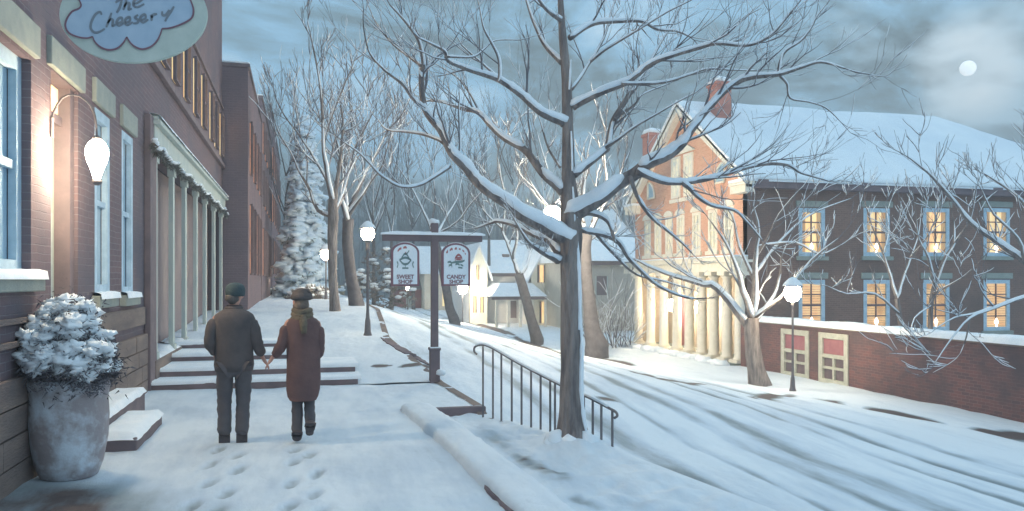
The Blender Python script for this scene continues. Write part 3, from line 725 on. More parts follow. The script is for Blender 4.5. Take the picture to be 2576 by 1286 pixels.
# gable windows: a tall pair with shutters' surround and a quarter light on each side
for ya,yb,za,zb,lab in ((31.05,31.85,5.5,7.35,None),(32.25,33.05,5.5,7.35,None)):
    mm = MB(); mm.box(HX-.03,HX-.004,ya+.1,yb-.1,za+.1,zb-.1); p_ = mm.build('gable_window', bpy.data.materials['hall_pane'], HB)
    mm = MB(); mm.box(HX-.07,HX-.004,ya-.02,ya+.1,za,zb); mm.box(HX-.07,HX-.004,yb-.1,yb+.02,za,zb); mm.box(HX-.07,HX-.004,ya+.1,yb-.1,za,za+.1); mm.box(HX-.07,HX-.004,ya+.1,yb-.1,zb-.1,zb); mm.box(HX-.06,HX-.032,ya+.1,yb-.1,(za+zb)/2-.04,(za+zb)/2+.04); mm.box(HX-.05,HX-.033,(ya+yb)/2-.025,(ya+yb)/2+.025,za+.1,zb-.1)
    mm.build('frame', M['trim_cream'], p_)
mm = MB(); mm.box(HX-.09,HX-.003,30.9,33.2,5.30,5.46); mm.prism([(HX-.09,30.85,7.42),(HX-.09,33.25,7.42),(HX-.09,32.05,7.95)],(.086,0,0)); split_build(mm,'window_surround', M['trim_cream'], HB)
for y,sg in ((28.4,1),(35.6,-1)):
    P = [(HX-.02,y,5.75)]+[(HX-.02,y+sg*.75*math.cos(t),5.75+.8*math.sin(t)) for t in [math.pi/2*i/6 for i in range(7)]]
    mm = MB(); mm.prism(P,(.016,0,0)); p_ = mm.build('quarter_window', M['sky_reflect_glass'], HB)
    mm = MB(); mm.tube([(a-.03,b,c) for a,b,c in P]+[(P[0][0]-.03,P[0][1],P[0][2])], .05, 5); mm.build('frame', M['trim_cream'], p_)
# raking cornices, eave returns, corner boards
for s in (-1,1):
    ye = HYM+s*(5.2+.45); mm = MB(); zE = HZE-.02; dz = (HZR-zE)
    a = Vector((HX-.32,ye,zE)); b = Vector((HX-.32,HYM,HZR+.12)); 
    mm.prism([a,b,b+Vector((0,0,-.42)),a+Vector((0,0,-.30))],(.318,0,0)); mm.build('raking_cornice', M['trim_cream'], HB)
    mm = MB(); mm.prism([a+Vector((-.05,0,.003)),b+Vector((-.05,0,.003)),b+Vector((-.05,0,.14)),a+Vector((-.05,0,.12))],(.5,0,0)); mm.build('cornice_snow', M['snow_cap'], HB)
    mm = MB(); y2 = HYM+s*4.55; mm.box(HX-.36,HX-.004,min(ye,y2),max(ye,y2),HZE-.50,HZE-.22); mm.box(HX-.42,HX-.002,min(ye+s*.06,y2),max(ye+s*.06,y2),HZE-.215,HZE-.10); mm.build('eave_return', M['trim_cream'], HB)
    mm = MB(); mm.box(HX-.45,HX-.003,min(ye+s*.08,y2),max(ye+s*.08,y2),HZE-.097,HZE+.02); mm.build('return_snow', M['snow_cap'], HB, bevel=.02)
# portico
mm = MB(); mm.box(HX-.55,HX+.301,HY0+.002,HY1+.2,FZ,2.50); mm.box(HX-.70,HX+.301,HY0-.10,HY1+.3,2.502,2.60); mm.box(HX-.62,HX-.003,HY0-.06,HY1+.25,2.602,2.715); mm.build('portico_lintel', M['trim_cream'], HB, bevel=.01)
mm = MB(); mm.box(HX-.68,HX-.004,HY0-.08,HY1+.28,2.717,2.775); mm.build('lintel_snow', M['snow_cap'], HB, bevel=.02)
mm = MB(); mm.box(HX+1.5,HX+1.7,HY0+.302,HY1,-2,FZ-.002); mm.box(HX+.302,HX+1.5,HY1-.2,HY1,-2,2.5); mm.box(HX+.303,HX+1.7,HY0+.302,HY1-.21,FZ+.05,FZ+.2)
mm.build('porch_wall', pm('porch_wall',(.44,.36,.28),(.56,.48,.38),2,bump=.1), HB)
mm = MB(); mm.box(HX-.75,HX+1.5,HY0-.05,HY1+.3,-1.9,-1.32); mm.build('porch_floor', M['stone'], HB, bevel=.02)
mm = MB(); y = pt(1724,800,x=HX+1.5).y; mm.box(HX+1.42,HX+1.498,y-.5,y+.5,-1.3,1.0); dd = mm.build('door', pm('red_door',(.26,.09,.10),(.32,.12,.12),3), HB); dd['label'] = 'dark red door behind the columns'
mm = MB(); mm.lathe((HX+1.40,y-.35,-.3), [(.005,-.04),(.04,0),(.005,.04)], 8); mm.build('handle', M['iron'], dd)
for px in (1606,1637,1670,1703,1734,1766,1796,1829,1861):
    y = pt(px,800,x=HX-.25).y; mm = MB(); mm.box(HX-.55,HX+.05,y-.29,y+.29,-1.318,-1.20); mm.lathe((HX-.25,y,-1.20), [(.25,0),(.26,.05),(.21,.10),(.205,.3),(.20,1.7),(.18,2.9),(.17,3.08),(.22,3.12),(.25,3.2)], 16); mm.box(HX-.54,HX+.04,y-.28,y+.28,2.001,FZ-.003)
    mm.build('column', M['trim_cream'], HB)
mm = MB(); rr = random.Random(3)
for k in range(26): mm.blob((HX-.85+rr.uniform(-.15,.15),HY0+.2+k*.41,-1.36), .3,.3,.10+rr.random()*.08, seed=k)
split_build(mm,'drift', M['snow_cap'], HB)
# roof: gable toward the street, hip at the far end; snow slab
def slab(mb, P, h):
    P = [Vector(p) for p in P]; mb.prism(P,(0,0,h))
x0,x1 = HX-.32, XEND+.4; ra = (x0,HYM,HZR+.10); rb = (29.9,HYM,HZR+.10)
ea,eb = (x0,HY0-.4,HZE-.02),(x1,HY0-.4,HZE-.02); fa,fb = (x0,HY1+.4,HZE-.02),(x1,HY1+.4,HZE-.02)
mm = MB(); 
for P in ([ea,eb,rb,ra],[ra,rb,fb,fa],[eb,fb,rb]): slab(mm,P,-.12)
rf = mm.build('roof', M['dark'], HB)
mm = MB(); nx_,ny_ = 90,26
for side in (0,1):
    e0,e1 = (ea,eb) if side == 0 else (fa,fb); vs = []; fs = []; sg = -1 if side == 0 else 1
    for j in range(ny_+1):
        t = j/ny_; A = Vector(e0)*(1-t)+Vector(ra)*t; Bq = Vector(e1)*(1-t)+Vector(rb)*t
        for i in range(nx_+1):
            s = i/nx_; p = A*(1-s)+Bq*s; h = .17+.08*nz(p.x,p.y,.35,3)+.035*nz(p.x,p.y,1.2,5); 
            if j == 0: h = .03; p = p+Vector((0,sg*(.03+.09*nz(p.x,0,1.1)+.03*nz(p.x,0,4)),0))
            vs.append(p+Vector((0,0,h)))
    for j in range(ny_):
        for i in range(nx_): fs.append((j*(nx_+1)+i,j*(nx_+1)+i+1,(j+1)*(nx_+1)+i+1,(j+1)*(nx_+1)+i))
    n0 = len(vs); 
    for i in range(nx_+1): vs.append(vs[i]-Vector((0,0,.10)))
    for i in range(nx_): fs.append((i,i+1,n0+i+1,n0+i))
    mm.add(vs,fs,True)
mm.add([Vector(eb)+Vector((0,0,.13)),Vector(fb)+Vector((0,0,.13)),Vector(rb)+Vector((0,0,.16))],[(0,1,2)])
split_build(mm,'roof_snow', M['roof_snow'], rf)
mm = MB(); mm.box(HX,XEND+.3,HY0-.38,HY0-.003,HZE-.32,HZE-.145); mm.build('eave', M['dark'], HB)
def chimney(x0,x1,y0,y1,z0,z1):
    mm = MB(); mm.box(x0,x1,y0,y1,z0,z1); mm.box(x0-.06,x1+.06,y0-.06,y1+.06,z1+.002,z1+.14); c = mm.build('chimney', M['brick_chimney'], rf)
    mm = MB(); mm.blob(((x0+x1)/2,(y0+y1)/2,z1+.22), (x1-x0)*.72,(y1-y0)*.72,.20, seed=3, amp=.15, flat=-.08); mm.build('chimney_snow', M['snow_cap'], c)
chimney(17.25,17.95,30.6,31.35,8.3,10.2); chimney(16.75,17.5,36.3,37.1,5.6,9.0)
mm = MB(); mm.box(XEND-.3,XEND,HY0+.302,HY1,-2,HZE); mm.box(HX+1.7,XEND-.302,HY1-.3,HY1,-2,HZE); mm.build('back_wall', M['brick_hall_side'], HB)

# ------------------------------------------------------------------ red brick garden wall with two arched panels
RWX = 16.0
GW = thing('garden_wall', 'long red brick wall with snowy top and two pale grilled gates', 'wall', (RWX,20,-1.4))
def gy(px): return pt(px,900,x=RWX).y
g1 = (gy(2035),gy(1967)); g2 = (gy(2134),gy(2062))
ZW = .27
holes = [(g[0],g[1],-1.38,.14) for g in (g1,g2)]
m = MB(); wall(m,'x',RWX,11.5,26.6,-2.0,ZW,.35,holes,1); m.build('wall', M['brick_wall'], GW)
m = MB(); m.box(RWX-.05,RWX+.40,11.4,26.6,ZW+.002,ZW+.07); m.build('coping', M['stone_brown'], GW)
vs = []; fs = []; n = 150
for i in range(n+1):
    y = 11.4+15.2*i/n; h = .17+.04*nz(y,5,.9)+.025*nz(y,5,3)
    for dx,z in ((-.075,.045),(-.07,.07+h*.6),(.02,.07+h),(.3,.07+h),(.42,.08),(.43,.03)): vs.append((RWX+dx-.01*nz(y,2,4),y,ZW+z))
for i in range(n):
    for j in range(5): fs.append((i*6+j,(i+1)*6+j,(i+1)*6+j+1,i*6+j+1))
m = MB().add(vs,fs,True); m.build('coping_snow', M['snow_cap'], GW)
cm = M['trim_cream2'] = pm('trim_cream2',(.46,.46,.38),(.58,.57,.48),5,bump=.1)
redp = pm('red_panel',(.30,.11,.13),(.36,.15,.16),4)
for a,b in (g1,g2):
    m = MB(); x0 = RWX-.04; x1 = RWX+.12; w = .17; mid = (a+b)/2
    m.box(x0,x1,a-.02,a+w,-1.5,.16); m.box(x0,x1,b-w,b+.02,-1.5,.16); m.box(x0,x1,a+w,b-w,-.02,.16); m.box(x0,x1,a+w,b-w,-1.5,-1.28); m.box(x0+.01,x1-.01,a+w,b-w,-.62,-.50); m.box(x0+.015,x1-.015,a+w,b-w,-.97,-.89)
    m.box(x0+.02,x1-.02,mid-.045,mid+.045,-1.28,-.62)
    gt = m.build('gate', cm, GW, bevel=.01)
    m = MB(); m.box(RWX+.02,RWX+.06,a+w,b-w,-.5,-.02); m.build('red_panel', redp, gt)
    m = MB()
    for (u0,u1) in ((a+w,mid-.045),(mid+.045,b-w)):
        for (z0,z1) in ((-1.28,-.97),(-.89,-.62)): m.box(RWX+.05,RWX+.08,u0,u1,z0,z1)
    split_build(m,'grille', M['dark'], gt)
    m = MB(); n = 10; m.box(RWX+.20,RWX+.24,a,b,-1.5,.13); m.build('back_board', M['dark'], gt)

# ------------------------------------------------------------------ pale house cluster across the street
WH = thing('white_house', 'cream gabled house with snowy roofs and a low hipped porch, beyond the street trees', 'house', (14.5,53,-1.5))
white = pm('house_wall',(.68,.68,.68),(.76,.75,.72),1.2,bump=.05); cream = pm('house_gable',(.90,.86,.72),(.93,.90,.80),1.5,bump=.05)
GZ = -1.5
def P3(px,py,f): return pt(px,py,f=f)
def house_block(y0,y1,x0,x1,zb,ze,zr,ridge_x,wallm,gm,name='wing'):
    """gable faces -y; ridge runs along y at x=ridge_x"""
    m = MB(); m.box(x0,x1,y0+.02,y1,zb,ze); w = m.build('wall', wallm, WH)
    m = MB(); m.prism([(x0,y0,zb),(x1,y0,zb),(x1,y0,ze),(ridge_x,y0,zr),(x0,y0,ze)],(0,.3,0)); m.prism([(x0,y1+.002,ze),(x1,y1+.002,ze),(ridge_x,y1+.002,zr)],(0,-.3,0)); split_build(m,'gable', gm, WH)
    m = MB(); ov = .35
    for xs in (x0,x1):
        sg = -1 if xs == x0 else 1; sl = (zr-ze)/abs(ridge_x-xs); e = (xs+sg*ov, ze-ov*sl)
        m.prism([(e[0],y0-.3,e[1]),(ridge_x,y0-.3,zr),(ridge_x,y1+.3,zr),(e[0],y1+.3,e[1])],(0,0,.22))
    split_build(m,'roof_snow', M['snow_cap'], WH)
def gwin(x0,x1,z0,z1,y,lit=True):
    m = MB(); m.box(x0,x1,y-.05,y-.01,z0,z1); p_ = m.build('window', M['lit'] if lit else M['dark_glass'], WH)
    m = MB(); w = (x1-x0)*.55; m.box(x0-w,x0-.01,y-.07,y-.012,z0-.03,z1+.03); m.box(x1+.01,x1+w,y-.07,y-.012,z0-.03,z1+.03); split_build(m,'shutter', M['dark'], p_)
a = lambda px,y: pt(px,700,y=y).x
zf = lambda py,px,y: pt(px,py,y=y).z
# left cream gable + long roof: gable toward the camera at y=56
Y = 57
house_block(Y,Y+7, a(1182,Y),a(1226,Y), GZ,zf(676,1200,Y),zf(618,1204,Y), a(1204,Y), white, cream)
gwin(a(1192,Y),a(1196,Y),zf(786,1200,Y),zf(745,1200,Y),Y); gwin(a(1210,Y),a(1214,Y),zf(786,1210,Y),zf(748,1210,Y),Y); gwin(a(1200,Y),a(1203,Y),zf(704,1200,Y),zf(668,1200,Y),Y)
# middle part: eaves toward the camera
Y = 58
m = MB(); m.box(a(1226,57)+.01,a(1345,Y),Y,Y+6,GZ,zf(682,1260,Y)); m.build('wall', white, WH)
xa,xb = a(1228,Y),a(1345,Y); ze = zf(684,1260,Y); zr = zf(604,1260,Y+3)
m = MB(); m.prism([(xa,Y-.4,ze-.1),(xa,Y+3,zr),(xa,Y+6.4,ze-.1)],(xb-xa,0,0)); split_build(m,'roof_snow', M['snow_cap'], WH)
m = MB(); m.box(xa,xb,Y-.30,Y-.05,ze-.35,ze-.11); m.build('eave', M['dark'], WH)
m = MB(); c0 = a(1262,Y+1.5); m.box(c0,c0+.55,Y+1.2,Y+1.9,ze,zf(640,1268,Y+1.5)); ch = m.build('chimney', M['stone_brown'], WH)
# right cream gable
Y = 55
house_block(Y,Y+8, a(1336,Y),a(1410,Y), GZ,zf(690,1370,Y),zf(628,1370,Y), a(1369,Y), white, cream)
gwin(a(1357,Y),a(1367,Y),zf(710,1360,Y),zf(668,1360,Y),Y); gwin(a(1362,Y),a(1371,Y),zf(812,1366,Y),zf(760,1366,Y),Y)
# porch
Y = 54.5; xa,xb = a(1236,Y-2),a(1378,Y-2)
zE = zf(746,1300,Y-2); zT = zf(712,1300,Y)
m = MB(); m.add([(xa,Y-2,zE),(xb,Y-2,zE),(xb+.3,Y+.4,zE),(xa+.2,Y+3,zE),(xa+1.2,Y+.3,zT),(xb-.5,Y+.3,zT),(xb-.4,Y+.45,zT),(xa+1.3,Y+3,zT)],
   [(0,1,5,4),(1,2,6,5),(0,4,7,3),(4,5,6,7),(3,2,1,0)]); m.build('porch_roof_snow', M['snow_cap'], WH)
m = MB(); m.box(xa+.05,xb-.05,Y-1.95,Y-1.8,zE-.22,zE-.012); m.build('porch_beam', M['dark'], WH)
for px in (1249,1279,1309,1341,1372):
    x = a(px,Y-1.88); m = MB(); m.box(x-.08,x+.08,Y-1.95,Y-1.80,GZ,zE-.222); m.build('porch_post', M['trim_cream'], WH)
for px in (1322,1335,1292): 
    x = a(px,57.9); m = MB(); m.box(x-.22,x+.22,57.93,57.985,zf(800,px,57.9),zf(757,px,57.9)); m.build('window', M['dark_glass'], WH)
# grey barn-like building right of the big trunk
GB = thing('grey_building', 'low grey building with one broad snowy roof, beside the hall', 'building', (19,48,-1.4))
Y = 47; xa,xb = a(1466,Y),a(1640,Y); zE = zf(655,1530,Y)
m = MB(); m.box(xa,xb,Y,Y+8,-2,zE); m.build('wall', pm('grey_wall',(.44,.43,.40),(.52,.51,.46),1.5,bump=.1), GB)
zR = zf(585,1530,Y+4); m = MB(); m.prism([(xa-.4,Y-.5,zE-.05),(xa-.4,Y+4,zR),(xa-.4,Y+8.5,zE-.05)],(xb-xa+.8,0,0)); split_build(m,'roof_snow', M['snow_cap'], GB)
m = MB(); m.box(xa-.2,xb+.2,Y-.38,Y-.06,zE-.30,zE-.06); m.build('eave', M['dark'], GB)
m = MB(); x = a(1500,Y); m.box(x,x+.7,Y-.03,Y-.003,zE-2.2,zE-1.0); w = m.build('window', M['dark_glass'], GB); m = MB(); m.box(x-.08,x,Y-.05,Y-.003,zE-2.2,zE-1); m.box(x+.7,x+.78,Y-.05,Y-.003,zE-2.2,zE-1); m.build('frame', M['trim_grey'], w)
# snowy roof far behind between trunk and hall
SB = thing('snowy_roof_house', 'distant house showing only its steep snowy roof between the big trunk and the hall', 'house', (22,62,-1))
Y = 62; m = MB(); xa,xb = a(1478,Y),a(1590,Y); m.box(xa,xb,Y,Y+6,-2,zf(600,1530,Y)); m.build('wall', white, SB)
m = MB(); zE = zf(606,1530,Y); m.prism([(xa-.3,Y-.5,zE),((xa+xb)/2,Y-.5,zf(526,1530,Y)),(xb+.3,Y-.5,zE)],(0,7,0)); split_build(m,'roof_snow', M['snow_cap'], SB)
# glowing cottage and red barn at the head of the street
CT = thing('lit_cottage', 'small warm lit cottage front at the head of the street behind the sign post', 'house', (9,70,0))
Y = 72; m = MB(); xa,xb = a(1068,Y),a(1182,Y); z0 = -1.2; zE = zf(688,1100,Y); m.box(xa,xb,Y,Y+6,z0,zE); m.build('wall', pm('cottage_wall',(.70,.62,.50),(.80,.73,.62),1.5,bump=.05), CT)
m = MB(); m.prism([(xa-.4,Y-.5,zE-.05),(xa-.4,Y+3,zE+2.6),(xa-.4,Y+6.5,zE-.05)],(xb-xa+.8,0,0)); split_build(m,'roof_snow', M['snow_cap'], CT)
for px in (1092,1120,1150):
    x = a(px,Y); m = MB(); m.box(x-.25,x+.25,Y-.05,Y-.005,zf(770,px,Y),zf(728,px,Y)); m.build('window', M['lit'], CT)
RBn = thing('red_barn', 'small dark red shed at the crest left of the glowing cottage', 'shed', (4,75,0))
Y = 74; m = MB(); xa,xb = a(1000,Y),a(1064,Y); zE = zf(728,1000,Y); m.box(xa,xb,Y,Y+4,-1,zE); m.build('wall', pm('barn_red',(.26,.11,.12),(.34,.15,.15),2,bump=.05), RBn)
m = MB(); m.prism([(xa-.3,Y-.4,zE-.03),(xa-.3,Y+2,zE+1.5),(xa-.3,Y+4.4,zE-.03)],(xb-xa+.6,0,0)); m.build('roof', M['bark_far'], RBn)
m = MB(); m.box((xa+xb)/2-.4,(xa+xb)/2+.4,Y-.04,Y-.004,-1,zE-.6); m.build('door', M['trim_grey'], RBn)
# ------------------------------------------------------------------ trees
def smooth_path(P, R_, k=3):
    """Catmull-Rom through points with radii"""
    if len(P) < 3: k = 2
    out = []; rad = []
    n = len(P)
    for i in range(n-1):
        p0,p1,p2,p3 = P[max(i-1,0)],P[i],P[i+1],P[min(i+2,n-1)]
        for j in range(k):
            t = j/k
            out.append(.5*((2*p1)+(p2-p0)*t+(2*p0-5*p1+4*p2-p3)*t*t+(3*p1-p0-3*p2+p3)*t**3)); rad.append(R_[i]*(1-t)+R_[i+1]*t)
    out.append(P[-1]); rad.append(R_[-1]); return out, rad
class Tree:
    def __init__(s, seed, snow=.85, minr=.004, twigsides=3):
        s.tr = MB(); s.tw = MB(); s.sn = MB(); s.r = random.Random(seed); s.snow = snow; s.minr = minr; s.ts = twigsides; s.count = 0
    def snowcap(s, P, R_, thin=False):
        """snow lying along the upper side of a limb"""
        run = []; rr = []
        def flush():
            if len(run) > 1:
                r2 = list(rr); r2[0] *= .35; r2[-1] *= .35
                s.sn.tube(run, r2, 5 if not thin else 3, cap=not thin)
            run.clear(); rr.clear()
        for i, p in enumerate(P):
            d = (P[min(i+1,len(P)-1)]-P[max(i-1,0)]); 
            if d.length < 1e-6: continue
            d.normalize(); flat = math.sqrt(max(0,1-d.z*d.z))
            if flat > .30 and noise.noise(p*1.7+Vector((0,0,7))) > (-.42 if R_[i] < .03 else -.66)+ (1-s.snow)*.8:
                up = Vector((0,-.85,.6)) if R_[i] > .03 else Vector((0,-.62,.8)); up = up-d*d.dot(up); up.normalize()   # wind-driven: it clings to the near side
                k = (.88+.34*noise.noise(p*9)+.2*noise.noise(p*21))*min(1,.45+flat*.6)
                run.append(p+up*(R_[i]*.95+s.minr*.6)); rr.append(max(R_[i]*1.0*k, s.minr*1.1))
            else: flush()
        flush()
    def limb(s, P, R_, sides=8, level=0, sprout=True, k=3, big=True, dens=1.0, up=.25, span=1.0, snow=True):
        P, R_ = smooth_path([Vector(p) for p in P], R_, k)
        for i in range(1,len(P)-1):
            P[i] = P[i]+Vector((noise.noise(P[i]*3),noise.noise(P[i]*3+Vector((9,0,0))),noise.noise(P[i]*3+Vector((0,9,0)))))*R_[i]*.5
        (s.tr if big else s.tw).tube(P, R_, sides if big else s.ts, cap=big)
        if snow: s.snowcap(P, R_, not big)
        if sprout: s.sprout(P, R_, level, dens, up, span)
    def sprout(s, P, R_, level, dens, up, span):
        r = s.r; Lt = sum((P[i+1]-P[i]).length for i in range(len(P)-1))
        nb = max(2, int(Lt*2.0*dens/ max(span,.3)))
        for q in range(nb):
            t = .18+.82*(q+r.random())/nb; i = min(int(t*(len(P)-1)), len(P)-2)
            d = (P[i+1]-P[i]).normalized(); rad = R_[i]
            side = Vector((r.uniform(-1,1),r.uniform(-1,1),r.uniform(-.5,.9))); side = (side-d*side.dot(d)).normalized()
            ang = r.uniform(.45,.95); nd = (d*math.cos(ang)+side*math.sin(ang)+Vector((0,0,up))).normalized()
            ln = span*r.uniform(.35,1.35)*(1.15-t*.5)*(.9 if level == 0 else .55); s.twig(P[i], nd, ln, min(rad*.5, .02*span), level+1, up, span)
        d = (P[-1]-P[-2]).normalized()
        s.twig(P[-1], d, span*.5, min(R_[-1],.012*span), level+1, up, span)
    def twig(s, p, d, ln, rad, level, up, span):
        r = s.r; rad = max(rad, s.minr); n = 6; P = [Vector(p)]; R_ = [rad]
        for i in range(n):
            d = (d+Vector((r.gauss(0,.13),r.gauss(0,.13),r.gauss(0,.12)+up*.2))).normalized()
            P.append(P[-1]+d*ln/n); R_.append(max(s.minr*.55, rad*(1-(i+1)/n*.8)))
        s.tw.tube(P, R_, s.ts, cap=False)
        if r.random() < s.snow*.7: s.snowcap(P, R_, True)
        s.count += 1
        if level < 3 and ln > .16*span:
            for q in range(2 if level > 1 else 3):
                i = r.randint(1,n-1); dd = (P[i+1]-P[i]).normalized(); side = Vector((r.uniform(-1,1),r.uniform(-1,1),r.uniform(-.3,1))).normalized()
                s.twig(P[i], (dd+side*.6).normalized(), ln*r.uniform(.45,.85), R_[i]*.7, level+1, up, span)
    def finish(s, name, label, loc, group=None, cat='tree', bark='bark', twig='twig'):
        t = thing(name, label, cat, loc, group)
        for i_ in range(getattr(s,'ntrunk',0)):
            v_ = Vector(s.tr.v[i_]); ax = s.axis(v_.z); r_ = v_-ax; q_ = r_.normalized() if r_.length > 1e-6 else r_
            a_ = math.atan2(q_.y,q_.x); rid = noise.noise(Vector((math.cos(a_)*4.2,math.sin(a_)*4.2,v_.z*1.3)))*.11+noise.noise(Vector((math.cos(a_)*9,math.sin(a_)*9,v_.z*3)))*.06
            s.tr.v[i_] = tuple(v_+r_*rid)
        if s.tr.v: s.tr.build('trunk', M[bark], t)
        s.tw.build('crown', M[twig], t)
        if s.sn.v: s.sn.build('snow', M['snow_cap'], t)
        return t
def path_px(px, f0, df, jit=0, rng=random):
    """px: (x,y,width_px) list; depth runs from f0 by df along the limb"""
    P = []; R_ = []; n = len(px)
    for i,(a,b,w) in enumerate(px):
        f = f0+df*(i/(n-1))**.8; P.append(pt(a,b,f=f)); R_.append(w*.5*f/2000)
    return P, R_
def W(pts, w0, w1):
    n = len(pts); return [(a,b,w0+(w1-w0)*(i/(n-1))**.75) for i,(a,b) in enumerate(pts)]

# the big street tree
F0 = 8.95
T = Tree(11, snow=1.0, minr=.0026)
base = pt(1440,1118,f=F0)
TR = [(1440,1128,112),(1440,1095,84),(1438,1050,66),(1438,960,58),(1438,900,54),(1437,760,52),(1436,660,52),(1436,600,56),(1434,540,50),(1430,450,34),(1428,320,28),(1425,200,24),(1416,100,20),(1410,0,15),(1405,-120,11),(1402,-260,6)]
P,R_ = path_px(TR, F0, 0); P_,Q_ = smooth_path([Vector(p) for p in P],R_,8); T.tr.tube(P_,Q_,30); T.ntrunk = len(T.tr.v)
T.axis = lambda z, P_=P_: min(P_, key=lambda p: abs(p.z-z))
def fl(px, df, dens=1.0, sides=7, w0=None, w1=None, sp=.85, f0=F0, tree=None, sprout=True):
    tt = tree or T
    if w0: px = W(px,w0*.98,w1*.85)
    P,R_ = path_px(px,f0,df); tt.limb(P,R_,sides,0,sprout,5,True,dens*1.7,.22,sp)
L1 = [(1425,603),(1361,565),(1284,517),(1212,465),(1169,417),(1131,378),(1107,330),(1069,273),(1059,192),(1064,158),(1054,105),(1021,57),(982,14)]
fl(L1,-1.2,w0=44,w1=4)
fl([(1131,378),(1107,354),(1064,338),(1016,332),(973,326),(950,300)],.5,w0=12,w1=3,f0=8.3)
fl([(1069,273),(1040,249),(1011,211),(968,177),(930,134),(915,72),(914,20)],-.3,w0=11,w1=2.5,f0=8.15)
fl([(1060,165),(1030,144),(987,110),(949,62),(925,10)],.3,w0=8,w1=2.5,f0=8.0)
fl([(1131,419),(1093,445),(1054,467),(1006,469),(958,441),(930,412),(901,383),(860,355)],-.7,w0=11,w1=3,f0=8.3,dens=.7)
fl([(1421,484),(1370,441),(1327,383),(1260,340),(1208,287),(1169,278),(1121,259),(1083,254)],.9,w0=28,w1=5)
fl([(1208,287),(1179,230),(1150,196),(1107,168)],.5,w0=8,w1=2.5,f0=9.6)
fl([(1418,311),(1370,287),(1313,240),(1265,206),(1212,187),(1160,168),(1126,153),(1117,129),(1083,110),(1054,96)],-1.3,w0=24,w1=4)
fl([(1255,203),(1255,153),(1236,110),(1217,72),(1208,29),(1200,-10)],-.3,w0=10,w1=2.5,f0=8.2)
fl([(1126,143),(1188,144),(1217,125),(1246,103),(1308,101)],.3,w0=6,w1=2.5,f0=7.9,dens=.6)
fl([(1413,158),(1380,125),(1351,77),(1332,24),(1322,-10),(1305,-80)],1.0,w0=15,w1=5)
fl([(1411,53),(1380,29),(1356,0),(1330,-40)],-.5,w0=13,w1=5)
fl([(1409,421),(1380,374),(1361,311),(1346,268)],.4,w0=8,w1=2.5,dens=.7)
fl([(1403,657),(1368,636),(1344,621),(1327,606),(1291,548)],-.6,w0=20,w1=4,dens=.6,sp=.35)
fl([(1405,640),(1383,606),(1344,589),(1303,571),(1256,559),(1235,562),(1197,574)],.8,w0=24,w1=4,dens=.6,sp=.4)
R1 = [(1440,536),(1496,507),(1570,448),(1614,418),(1680,385),(1717,356),(1739,326),(1776,278),(1813,234),(1857,205),(1901,194),(1957,188),(2016,169),(2067,157),(2126,173)]
fl(R1,-1.4,w0=46,w1=4)
fl([(1600,430),(1680,459),(1754,455),(1827,437),(1916,415),(1980,416),(2016,436),(2071,452)],.4,w0=20,w1=4,f0=8.45)
fl([(1717,463),(1732,474),(1754,496),(1791,518),(1846,529),(1879,559),(1916,603)],.2,w0=14,w1=4,f0=8.5,dens=.8)
fl([(1584,445),(1606,503),(1643,551),(1687,588),(1717,614),(1739,636)],.5,w0=13,w1=3,f0=8.4,dens=.6,sp=.45)
fl([(1957,188),(1972,134),(2016,102),(2043,67),(2055,43),(2080,10)],-.3,w0=9,w1=2.5,f0=7.8)
fl([(1961,190),(1980,212),(1988,247),(2035,257),(2075,271),(2106,298)],.2,w0=7,w1=2.5,f0=7.8)
fl([(1442,440),(1514,382),(1529,367),(1544,301),(1569,256),(1599,219),(1617,190),(1650,130),(1690,60),(1720,0)],.9,w0=24,w1=4)
fl([(1520,375),(1547,356),(1599,319),(1680,271),(1754,231)],-.4,w0=11,w1=3,f0=9.1)
fl([(1544,301),(1555,293),(1599,260),(1617,238),(1680,212)],.4,w0=10,w1=3,f0=9.2)
fl([(1440,270),(1500,240),(1572,211),(1612,182),(1654,153),(1752,122),(1800,110),(1878,114),(1937,90),(1980,43),(2000,20)],-1.0,w0=22,w1=4)
fl([(1564,212),(1666,208),(1733,188),(1780,173),(1840,177),(1900,178)],.4,w0=9,w1=3,f0=8.6)
fl([(1433,96),(1485,62),(1548,53),(1612,53),(1654,75),(1701,79),(1737,94)],.8,w0=16,w1=4)
fl([(1437,225),(1480,163),(1519,96),(1538,29),(1560,-30)],.7,w0=11,w1=4)
fl([(1483,158),(1524,125),(1572,96),(1612,72),(1680,30),(1740,0)],-.5,w0=8,w1=3,f0=9.2)
fl([(1459,578),(1547,602),(1588,657),(1658,720),(1728,750),(1779,751)],1.0,w0=15,w1=4,dens=.5,sp=.4)
fl([(1500,590),(1545,640),(1600,690),(1660,705),(1740,728)],1.4,w0=9,w1=3,dens=.5,sp=.4,f0=9.2)
fl([(1445,555),(1470,535),(1500,540),(1530,560),(1548,610)],-.2,w0=26,w1=8,dens=.4,sp=.35)
